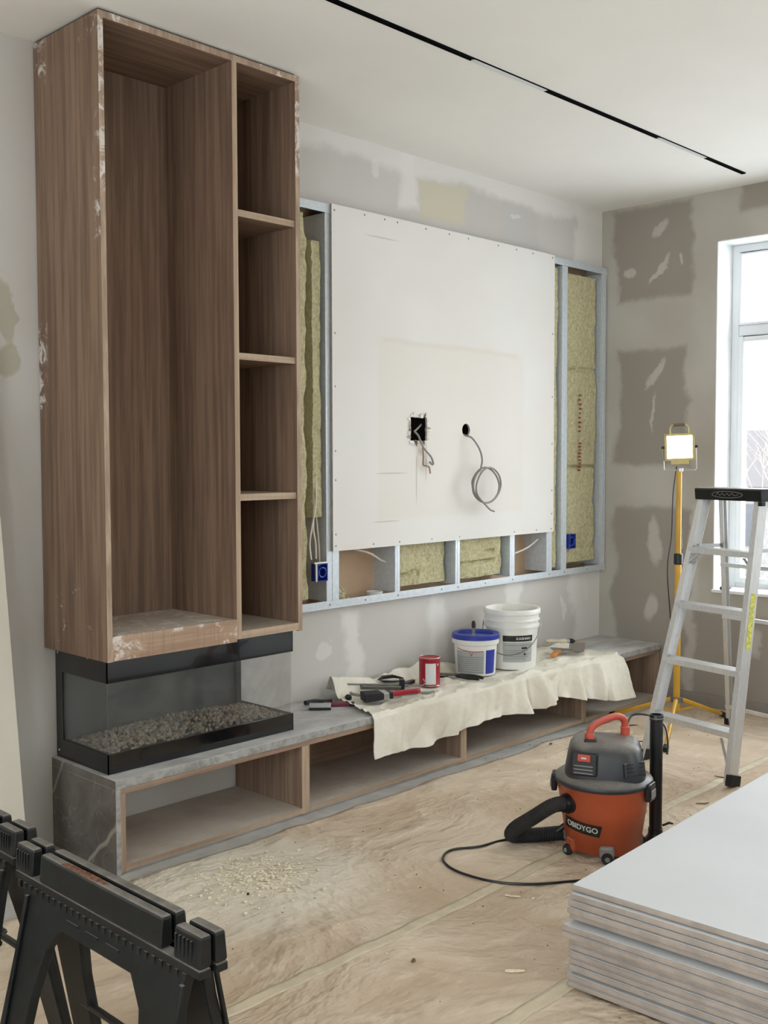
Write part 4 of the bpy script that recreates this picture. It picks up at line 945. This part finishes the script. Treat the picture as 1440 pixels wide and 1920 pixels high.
# casters
for th in (-146, -84, 20, 95, 160):
    CM = Matrix.Rotation(R(th), 4, 'Z'); rx = .150
    ck = MB().box(rx-.03, rx+.016, -.030, .030, .018, .070, CM).build('caster_housing', M['orange'] if th == -146 else M['greyplastic'], v, local=True, bevel=.012)
    MB().lathe([(0, -.011), (.020, -.011), (.023, -.006), (.023, .006), (.020, .011), (0, .011)], (0, 0, 0), 24, CM @ Matrix.Translation((rx+.018, 0, .0235)) @ Matrix.Rotation(R(90), 4, 'Y')).build('caster_wheel', M['rubber'], ck, local=True, smooth=True)
    MB().lathe([(0, .0), (.010, .0), (.008, .004), (0, .005)], (0, 0, 0), 16, CM @ Matrix.Translation((rx+.029, 0, .0235)) @ Matrix.Rotation(R(90), 4, 'Y')).build('hub_cap', M['greyplastic'], ck, local=True, smooth=True)
MB().tube([(-.15, .03, .085), (-.19, .03, .05), (-.2, .03, .032)], .012, 10).build('hose_clip', M['black'], v, local=True)
o = cable('power_cord', [(3.62, 2.55, .30-.27), (3.50, 2.68, .012), (3.369, 2.707, .013), (3.262, 2.765, .013), (3.175, 2.74, .013), (3.120, 2.67, .013), (3.100, 2.569, .013), (3.124, 2.432, .013), (3.205, 2.318, .013), (3.341, 2.219, .013), (3.46, 2.13, .013), (3.60, 2.06, .013), (3.75, 2.02, .013)], .0052, M['black'], 'x', 'x')
o.parent = v; o.matrix_parent_inverse = WM[v.name].inverted(); del o['label']; del o['category']
o = cable('rear_cord', [(3.86, 2.32, .492), (3.93, 2.33, .525), (3.98, 2.27, .52), (3.965, 2.20, .49), (3.90, 2.15, .44), (3.885, 2.145, .40)], .004, M['black'], 'x', 'x')
o.parent = v; o.matrix_parent_inverse = WM[v.name].inverted(); del o['label']; del o['category']
# wand standing behind
t = thing('extension_wand', (3.93, 2.22, .004), 'black vacuum extension tube standing upright between the vacuum and the ladder', 'vacuum tube')
MB().lathe([(0, .0), (.045, .0), (.045, .012), (.032, .03), (.030, .04), (.0295, .06), (.0265, .061), (.0265, .515), (.0285, .517), (.0285, .535), (.0265, .54), (.020, .54), (.020, .50), (0, .50)], (3.93, 2.22, .006), 32).build('tube', M['black'], t, smooth=True)
m = MB(); ring(m, (3.93, 2.22), .0275, .532, .0022, 32); m.build('collar', M['greyplastic'], t, smooth=True)
MB().tube([(3.955, 2.20, .075), (3.985, 2.185, .082), (4.0, 2.18, .076)], .005, 8).build('clip', M['black'], t)

# ------------------------------------------------------------------ step ladder
FL, FR = Vector((4.973, 2.882, 0)), Vector((4.849, 2.324, 0)); mid = (FL+FR)/2
wv_ = (FL-FR).normalized(); nv_ = Vector((.976, -.217, 0)); capc = mid + nv_*.34
ld = thing('step_ladder', tuple(mid), 'aluminium step ladder with a black top cap standing in front of the window', 'ladder')
TOPZ = 1.40
TLf, TRf = capc + wv_*.197 + Vector((0, 0, TOPZ)), capc - wv_*.182 + Vector((0, 0, TOPZ))
def rail(p, q, wx, wy, nm='front_rail', open_side=1):
    p, q = Vector(p), Vector(q); d = (q-p).normalized(); sd = wv_; sd = (sd - d*sd.dot(d)).normalized(); ot = sd.cross(d); t_ = .003
    m = MB()
    def slab(c0, c1, a0, a1):
        P = []
        for c_ in (p, q):
            for i, j in ((c0, a0), (c1, a0), (c1, a1), (c0, a1)): P.append(c_+sd*i+ot*j)
        m.poly(P, [(0,3,2,1),(4,5,6,7),(0,1,5,4),(1,2,6,5),(2,3,7,6),(3,0,4,7)])
    w0, w1 = (0, t_) if open_side > 0 else (-t_, 0)
    slab(w0, w1, -wy/2, wy/2)
    f0, f1 = (-wx, 0) if open_side > 0 else (0, wx)
    slab(f0, f1, -wy/2, -wy/2+t_); slab(f0, f1, wy/2-t_, wy/2)
    return m.build(nm, M['alu'], ld, bevel=.0008)
z0f = Vector((0, 0, .03))
def onrail(p, q, z): t = (z-p.z)/(q.z-p.z); return p+(q-p)*t
pl, pr = FL+z0f*.6, FR+z0f*.6
rail(pl, TLf, .028, .068, 'front_rail', 1); rail(pr, TRf, .028, .068, 'front_rail', -1)
# rear rails
RLb = Vector((5.985, 2.90, .018)); RRb = RLb - wv_*.66; 
TLr, TRr = capc + nv_*.085 + wv_*.150 + Vector((0, 0, TOPZ)), capc + nv_*.085 - wv_*.170 + Vector((0, 0, TOPZ))
rail(RLb, TLr, .024, .034, 'rear_rail', 1); rail(RRb, TRr, .024, .034, 'rear_rail', -1)
for p in (FL, FR):
    MB().bar(p+Vector((0, 0, .006)), onrail(p, (TLf if p is FL else TRf), .062), .034, .078, upv=nv_).build('foot', M['rubber'], ld, bevel=.005)
for p, q in ((RLb, TLr), (RRb, TRr)):
    MB().bar(Vector((p.x, p.y, .006)), onrail(p, q, .055), .03, .042, upv=nv_).build('rear_foot', M['rubber'], ld, bevel=.004)
for z in (.262, .555, .845, 1.135):
    a, b = onrail(pl, TLf, z), onrail(pr, TRf, z); a = a-wv_*.004; b = b+wv_*.004
    m = MB(); L_ = (a-b).length
    SM = Matrix(((nv_.x, -wv_.x, 0, a.x), (nv_.y, -wv_.y, 0, a.y), (0, 0, 1, z), (0, 0, 0, 1)))
    m.box(-.040, .040, 0, L_, -.004, 0, SM); m.box(-.040, -.037, 0, L_, -.030, 0, SM); m.box(.037, .040, 0, L_, -.026, 0, SM)
    for k in range(5): m.box(-.032+k*.014, -.028+k*.014, .004, L_-.004, 0, .0015, SM)
    m.build('step', M['alu'], ld, bevel=.0006)
for z, dz, ln in ((1.10, -.055, .065), (.225, -.15, .075)):
    for (p, q, s) in ((pl, TLf, -1), (pr, TRf, 1)):
        if z < .5 and s < 0: continue
        a = onrail(p, q, z+dz); b = onrail(p, q, z) + wv_*s*ln
        for o_ in ((-.028, .028) if z < .5 else (-.02, .02)): MB().bar(a+nv_*o_+wv_*s*.004, b+nv_*o_, .004, .016, upv=nv_).build('brace', M['alu'], ld)
# rear horizontals
for z in (.13, .43+.28, 1.02):
    a, b = onrail(RLb, TLr, z), onrail(RRb, TRr, z)
    MB().bar(a-nv_*.02, b-nv_*.02, .012, .022).build('rear_crossbar', M['alu'], ld, bevel=.002)
# spreaders
for (p, q, r_, s_, sg) in ((pl, TLf, RLb, TLr, -1), (pr, TRf, RRb, TRr, 1)):
    a, b = onrail(p, q, 1.14), onrail(r_, s_, 1.13)
    MB().bar(a+nv_*.03+wv_*sg*.012, b+wv_*sg*.012, .004, .020).build('spreader', M['steel'], ld)
# cap
CM = Matrix(((nv_.x, wv_.x, 0, capc.x), (nv_.y, wv_.y, 0, capc.y), (0, 0, 1, TOPZ-.012), (0, 0, 0, 1)))
m = MB(); m.prism([(-.045, 0), (-.052, .055), (-.045, .064), (.12, .064), (.128, .055), (.12, 0)], lambda a, b, c_: CM @ Vector((a, -.205+c_, b)), .42)
cp = m.build('top_cap', M['blackdust'], ld, bevel=.004)
MB().box(-.052, -.020, -.212, -.188, -.022, .0, CM).build('cap_lug', M['blackdust'], cp, bevel=.003)
def capf(a, b): return CM @ Vector((-.0525-.0005-.0008*0 + (.045-.052)*0 + .007*(1-(b)/.055)*0 -.001, a, b))
el = [capf(-.0 + .095*math.copysign(abs(math.cos(x_))**.8, math.cos(x_)), .031+.016*math.sin(x_)) for x_ in [i*math.pi/24 for i in range(49)]]
el = [p_ + Vector((0, 0, 0)) for p_ in el]
MB().tube(el, .0016, 6, caps=False).build('oval_logo', M['greyplastic'], cp)
MB().tube(spline([CM @ Vector((-.0540, y_, z_)) for y_, z_ in ((.070, .026), (.058, .040), (.046, .026), (.030, .038), (.018, .026), (.0, .036), (-.014, .027), (-.030, .038), (-.046, .027), (-.070, .034))], 6), .0013, 6).build('script_mark', M['greyplastic'], cp)
# warning label on the right rail
a, b = onrail(pr, TRf, .66), onrail(pr, TRf, .93)
dd = (b-a).normalized(); ot = wv_.cross(dd).normalized()
P = [a-wv_*.0042-ot*.018, a-wv_*.0042+ot*.018, b-wv_*.0042+ot*.018, b-wv_*.0042-ot*.018]
MB().poly(P+[q_-wv_*.0006 for q_ in P], [(0,1,2,3),(4,7,6,5),(0,4,5,1),(1,5,6,2),(2,6,7,3),(3,7,4,0)]).build('warning_label', M['yellowlabel'], ld)

# ------------------------------------------------------------------ work light on tripod
LP = (5.655, 3.065)
t = thing('tripod_work_light', (*LP, 0), 'lit halogen work lamp on a yellow tripod stand by the end wall', 'work light')
MB().tube([(*LP, .12), (*LP, 1.0)], .019, 20).build('lower_pole', M['yellow'], t, smooth=True)
MB().tube([(*LP, 1.0), (*LP, 1.535)], .0155, 20).build('upper_pole', M['yellow'], t, smooth=True)
MB().tube([(*LP, .985), (*LP, .99), (*LP, 1.045), (*LP, 1.05)], [.02, .026, .026, .02], 20).build('pole_clamp', M['black'], t, smooth=True)
MB().tube([(*LP, .17), (*LP, .172), (*LP, .198), (*LP, .20)], [.022, .036, .036, .022], 20).build('leg_hub', M['steel'], t, smooth=True)
for fx, fy in ((5.655, 3.505), (5.175, 2.868), (6.13, 3.005)):
    d = Vector((fx-LP[0], fy-LP[1], 0)).normalized(); a = Vector((*LP, .185))+d*.032; b = Vector((fx, fy, .022))
    lg = MB().tube([a, b], .013, 12).build('leg', M['yellow'], t, smooth=True)
    MB().tube([b-(b-a).normalized()*.03, b+(b-a).normalized()*.008], .0165, 12).build('leg_cap', M['rubber'], lg, smooth=True)
    MB().bar(Vector((*LP, .12))+d*.016, a+(b-a)*.42, .004, .014).build('leg_brace', M['yellow'], lg)
# head frame
fd = Vector((-.80, -.60, 0)); fd = Vector((-.865, -.50, 0)).normalized(); sdv = Vector((fd.y, -fd.x, 0))   # sdv: to screen right? chosen so z up
HM = Matrix(((sdv.x, -fd.x, 0, LP[0]), (sdv.y, -fd.y, 0, LP[1]), (0, 0, 1, 1.672), (0, 0, 0, 1))) @ Matrix.Rotation(R(2), 4, 'Y')
hs = MB(); w_, h_ = .084, .078
hs.box(-w_, -w_+.013, -.035, .03, -h_, h_, HM).box(w_-.013, w_, -.035, .03, -h_, h_, HM).box(-w_, w_, -.035, .03, -h_, -h_+.013, HM).box(-w_, w_, -.035, .03, h_-.013, h_, HM)
hs.box(-w_+.01, w_-.01, .02, .03, -h_, h_, HM); hs.prism([(-.07, -.07), (.07, -.07), (.045, -.045), (-.045, -.045)], lambda a, b, c_: HM @ Vector((a, .03+c_, b*-1)), .03)
hs.box(-.05, .05, -.03, .03, -h_-.022, -h_, HM)
hd = hs.build('lamp_housing', M['brass'], t, bevel=.003)
MB().box(-w_+.013, w_-.013, -.022, -.018, -h_+.013, h_-.013, HM).build('lamp_glass', M['lampglow'], hd)
MB().tube([HM @ Vector(p) for p in spline([(-.052, 0, h_), (-.050, 0, h_+.035), (-.03, 0, h_+.052), (.03, 0, h_+.052), (.050, 0, h_+.035), (.052, 0, h_)], 6)], .0042, 8).build('handle', M['brass'], hd, smooth=True)
MB().tube([HM @ Vector(p) for p in ((-.032, 0, h_+.052), (.032, 0, h_+.052))], .009, 12).build('handle_grip', simple('brown_grip', (104, 88, 74), .6), hd, smooth=True)
MB().tube([HM @ Vector(p) for p in ((-w_-.008, 0, .0), (-w_-.008, 0, -.128), (-w_+.0, 0, -.135), (w_, 0, -.135), (w_+.008, 0, -.128), (w_+.008, 0, 0))], .004, 8).build('yoke', M['chrome'], t, smooth=True)
for s in (-1, 1): MB().tube([HM @ Vector((s*(w_), 0, 0)), HM @ Vector((s*(w_+.018), 0, 0))], .008, 12).build('tilt_knob', M['black'], t, smooth=True)
MB().tube([HM @ Vector((0, 0, -.142)), HM @ Vector((0, 0, -.125))], .018, 16).build('yoke_mount', M['chrome'], t, smooth=True)
o = cable('lamp_cord', [(5.67, 3.09, 1.56), (5.648, 3.099, 1.40), (5.645, 3.105, 1.15), (5.63, 3.12, .95), (5.65, 3.105, .6), (5.648, 3.12, .32), (5.66, 3.22, .03), (5.52, 3.30, .012), (5.30, 3.22, .012), (5.24, 3.10, .012), (5.35, 2.98, .012)], .0035, M['black'], 'x', 'x')
o.parent = t; o.matrix_parent_inverse = WM[t.name].inverted(); del o['label']; del o['category']
ll = bpy.data.lights.new('halogen_lamp', 'AREA'); ll.shape = 'RECTANGLE'; ll.size = .132; ll.size_y = .12; ll.energy = 9; ll.color = (1, .80, .50)
lo_ = link(bpy.data.objects.new('halogen_lamp', ll)); lo_.matrix_world = HM @ Matrix.Translation((0, -.0245, 0)) @ Matrix.Rotation(R(90), 4, 'X')

# ------------------------------------------------------------------ stack of plasterboard sheets
SX, SY = 2.668, 1.790; TH = .0190; PT = .0228; ang = R(2.6)
off = [(0, 0), (-.015, -.004), (-.018, 0), (-.022, 0), (-.008, 0), (-.035, .01), (-.035, .012), (-.012, 0), (-.010, .003), (-.016, 0), (-.012, -.004), (-.016, 0), (-.020, .006), (-.018, 0)]
ords = ['topmost', 'second from the top', 'third from the top', 'fourth from the top', 'fifth from the top', 'sixth from the top, sticking out', 'seventh from top, also sticking out', 'eighth from the top', 'sixth from the bottom', 'fifth from the bottom', 'fourth from the bottom', 'third from the bottom', 'second from the bottom, under the dark gap', 'bottommost']
Zs = []; z = .004
for i in range(13, -1, -1):
    Zs.append(z+.006 if i == 13 else z); z = Zs[-1]+PT - (.0014)
    if i in (12,): z += .006
    if i in (5,): z += .008
Zs = Zs[::-1]
print('stack top', Zs[0]+TH)
for i in range(14):
    ox, oy = off[i]; a_ = ang + R(random.uniform(-.15, .15))
    t = thing('plasterboard_sheet', (SX+ox, SY+oy, Zs[i]), 'pale plasterboard sheet in floor stack, ' + ords[i], 'plasterboard', 'stacked plasterboard sheets', rz=a_)
    rg = .004
    m = MB(); m.box(0, 2.5, -1.2, 0, .001, TH-.001); core = m.build('core', M['sheet_edge'], t, local=True, bevel=.0042)
    MB().box(.0045, 2.4955, -1.1955, -.0045, TH-.0012, TH).build('face_paper', M['sheet_face'], t, local=True)
# leaning sheet at the left
t = thing('leaning_plasterboard', (1.9, 3.70, 0), 'cream plasterboard sheet leaning against the wall left of the tall cabinet', 'plasterboard')
m = MB(); m.prism([(3.698, .006), (3.711, .006), (4.024, 2.45), (4.011, 2.45)], lambda a, b, c_: Vector((.70+c_, a, b)), 1.2); m.build('sheet', M['lean'], t)
bpy.data.objects['sheet'].name = 'board_face'

# ------------------------------------------------------------------ folding sawhorses
# local frame: s along the beam (x), t across (y), z up
SL = .720; SHT = .722
def half(root, sg):
    """one hinged half; sg=-1 is the half nearer the camera"""
    tl = math.tan(R(12)); TW = .034
    def pl_(a, b, c_): return Vector((a, sg*(.004 + c_ + (SHT-.075-b)*tl), b))
    L2 = [(.045, .648), (.052, .57), (.035, .30), (.020, .02), (.105, .02), (.135, .25), (.150, .42), (.178, .53), (.222, .582)]
    leg = [(.045, .648)] + L2[1:] + [(SL-a, b) for a, b in L2[:0:-1]] + [(SL-.045, .648)]
    fm = MB(); fm.prism(leg, pl_, .026); fr_ = fm.build('leg_frame', M['blackdust'], root, local=True, bevel=.005)
    for k in range(3):
        a = .24+.08*k; MB().prism([(a, .608), (a+.05, .608), (a+.05, .613), (a, .613)], lambda p, q, c_: pl_(p, q, .026+c_), .002).build('embossed_slot', M['blackdust'], fr_, local=True)
    for a0_ in (.02, .622):      # ribs inside the legs
        s0 = 1 if a0_ < .3 else -1
        MB().prism([(a0_+.045, .62), (a0_+.057, .62), (a0_+.045, .05), (a0_+.033, .05)], lambda p, q, c_: pl_(p, q, .026+c_), .008).build('leg_rib', M['blackdust'], fr_, local=True, bevel=.002)
        for k in range(6):
            zz = .08+k*.03; MB().prism([(a0_+.005, zz), (a0_+.045, zz), (a0_+.045, zz+.01), (a0_+.005, zz+.01)], lambda p, q, c_: pl_(p, q, .026+c_), .004).build('leg_tread', M['blackdust'], fr_, local=True)
    y0_, y1_ = (.004, TW) if sg > 0 else (-TW, -.004)
    rail_ = MB().box(.0, SL, y0_+(.002 if sg > 0 else .0), y1_-(.0 if sg > 0 else .002), .640, .658).build('rail_base', M['blackdust'], root, local=True, bevel=.003)
    def block(a0_, a1_, z1_, nm='beam_block'):
        m = MB(); i0, i1 = (y0_, y1_)
        o_in, o_out = (i0, i1) if sg > 0 else (i1, i0)
        top_out = o_out - sg*.006
        m.prism([(o_in, .6585), (o_out, .6585), (top_out, z1_), (o_in, z1_)], lambda p, q, c_: Vector((a0_+c_, p, q)), a1_-a0_)
        b_ = m.build(nm, M['blackdust'], root, local=True, bevel=.006)
        return b_
    e1 = block(.0, .078, SHT, 'end_block'); block(.112, .592, SHT, 'beam_block'); e2 = block(.634, SL, SHT, 'end_block')
    for e_, a_ in ((e1, -.006), (e2, .628)):
        for k in range(5):
            yb_ = sg*(TW-.0028)
            MB().box(a_+.012+k*.0125, a_+.017+k*.0125, yb_-.002, yb_+.004, .668, .708).build('rib', M['blackdust'], e_, local=True)
    for k in range(26):          # comb of teeth under the rail
        a = .015+k*.026; y_ = sg*(TW-.002); MB().box(a, a+.012, y_-.003, y_+.003, .624, .6395).build('comb_tooth', M['blackdust'], rail_, local=True)
def sawhorse(loc, rz, label):
    t = thing('folding_sawhorse', loc, label, 'sawhorse', 'folding sawhorses', rz=rz)
    half(t, 1); half(t, -1)
    # spreader shelf between the legs
    MB().box(.10, .62, -.085, -.07, .33, .345).box(.10, .62, .07, .085, .33, .345).box(.31, .41, -.1, .1, .332, .343).build('folding_spreader', M['black'], t, local=True, bevel=.004)
    MB().tube([Vector((.05, -.10, .52)), Vector((.012, -.105, .50)), Vector((.0, -.11, .455)), Vector((.008, -.115, .42)), Vector((.035, -.125, .40))], .008, 8).build('latch_handle', M['black'], t, local=True, smooth=True)
    return t
s1 = sawhorse((1.186, 2.315, 0), R(-90), 'black folding sawhorse in the bottom left corner with a rust stained top beam')
s2 = copy_tree(s1); s2.location = (1.215, 3.10, 0); s2['label'] = 'second black folding sawhorse, behind the first and cut off by the left edge'
# rust stain and chalk on the first beam
MB().prism([(.20, -.026), (.30, -.027), (.37, -.022), (.38, -.014), (.33, -.008), (.25, -.010), (.21, -.014)], lambda p, q, c_: Vector((p, q, SHT+.0002+c_)), .0008).build('rust_stain', simple('rust', (110, 72, 50), .9, var=.6, scale=90), s1, local=True)

# ------------------------------------------------------------------ debris
random.seed(21)
m = MB()
for k in range(1500):
    if k < 1100: x = random.gauss(2.53, .11); y = random.gauss(3.12, .10)
    else: x = random.gauss(2.5, .30); y = random.gauss(3.1, .22)
    if y > 3.44 or x < 2.0: continue
    r = random.choice((.0018, .0022, .003, .004, .0075)) * (1 if k < 1100 else .6)
    M4 = Matrix.Translation((x, y, hz(x, y)+.0008+r*.4)) @ Matrix.Rotation(random.uniform(0, 6), 4, 'Z') @ Matrix.Diagonal((1.8 if random.random() < .3 else 1, 1, .5, 1))
    bmesh.ops.create_icosphere(m.bm, subdivisions=1, radius=r, matrix=M4)
tag(m.build('plaster_crumbs', M['plaster']), 'scatter of pale plaster crumbs on the floor paper in front of the first bench cabinet', 'debris', kind='stuff')
m = MB()
for k in range(150):
    x = random.uniform(1.9, 6.2); y = random.uniform(1.3, 3.5); r = random.uniform(.0012, .0034)
    bmesh.ops.create_icosphere(m.bm, subdivisions=1, radius=r, matrix=Matrix.Translation((x, y, hz(x, y)+r*.6)))
tag(m.build('dark_crumbs', M['scrap']), 'dark grit specks scattered over the whole floor paper', 'debris', kind='stuff')
def chip(x, y, L, W, a, mat, label, name='plaster_chip', h_=.005):
    M4 = Matrix.Translation((x, y, hz(x, y)+.003)) @ Matrix.Rotation(a, 4, 'Z'); m = MB()
    n = 9; out = [(L/2*math.cos(t_*2*math.pi/n)*random.uniform(.8, 1.1), W/2*math.sin(t_*2*math.pi/n)*random.uniform(.7, 1.2)) for t_ in range(n)]
    m.prism(out, lambda p, q, c_: M4 @ Vector((p, q, c_+.1*p*p/L)), h_)
    tag(m.build(name, mat, bevel=.001), label, 'offcut')
chip(2.602, 1.952, .07, .016, R(-46), M['plaster'], 'long pale plaster sliver near the bottom edge of the picture')
chip(3.068, 2.314, .06, .012, R(-60), M['plaster'], 'pale plaster sliver just below the looped power cord', h_=.004)
chip(3.103, 2.244, .018, .014, 0, M['plaster'], 'tiny round plaster lump between the power cord and the board stack')
chip(2.446, 2.236, .02, .012, R(20), M['scrap'], 'dark screw like scrap on the paper below the long tape joint', 'dark_scrap', .006)
chip(2.399, 3.015, .012, .010, R(20), M['rubber'], 'small black pebble beside the plaster crumbs', 'dark_pebble', .007)
chip(4.857, 3.398, .022, .016, R(20), M['scrap'], 'brown chip on the floor between the bench and the vacuum', 'brown_chip', .006)
chip(4.953, 2.44, .06, .008, R(-80), M['scrap'], 'thin brown splinter on the paper beside the right ladder foot', 'wood_splinter', .004)
chip(4.50, 2.30, .07, .008, R(-40), M['scrap'], 'thin splinter lying past the black vacuum tube near the board stack', 'wood_splinter', .004)
# on the window sill
F_, L = orient((6.47, 3.15, .7725), (6.34, 3.11, .7725))
t = thing('pointing_trowel', F_.translation, 'small trowel with a black handle lying on the window sill behind the ladder', 'trowel')
m = MB(); m.prism([(0, 0), (.08, .035), (.12, .03), (.12, -.03), (.08, -.035)], lambda a, b, c_: F_ @ Vector((a, b, .004+c_)), .0015); m.build('blade', M['steel'], t)
MB().tube([F_ @ Vector((.12, 0, .006)), F_ @ Vector((.145, 0, .02)), F_ @ Vector((.16, 0, .02))], .004, 8).build('tang', M['steel'], t)
MB().tube([F_ @ Vector((.16, 0, .02)), F_ @ Vector((.25, 0, .018))], .012, 10).build('handle', M['black'], t, smooth=True)
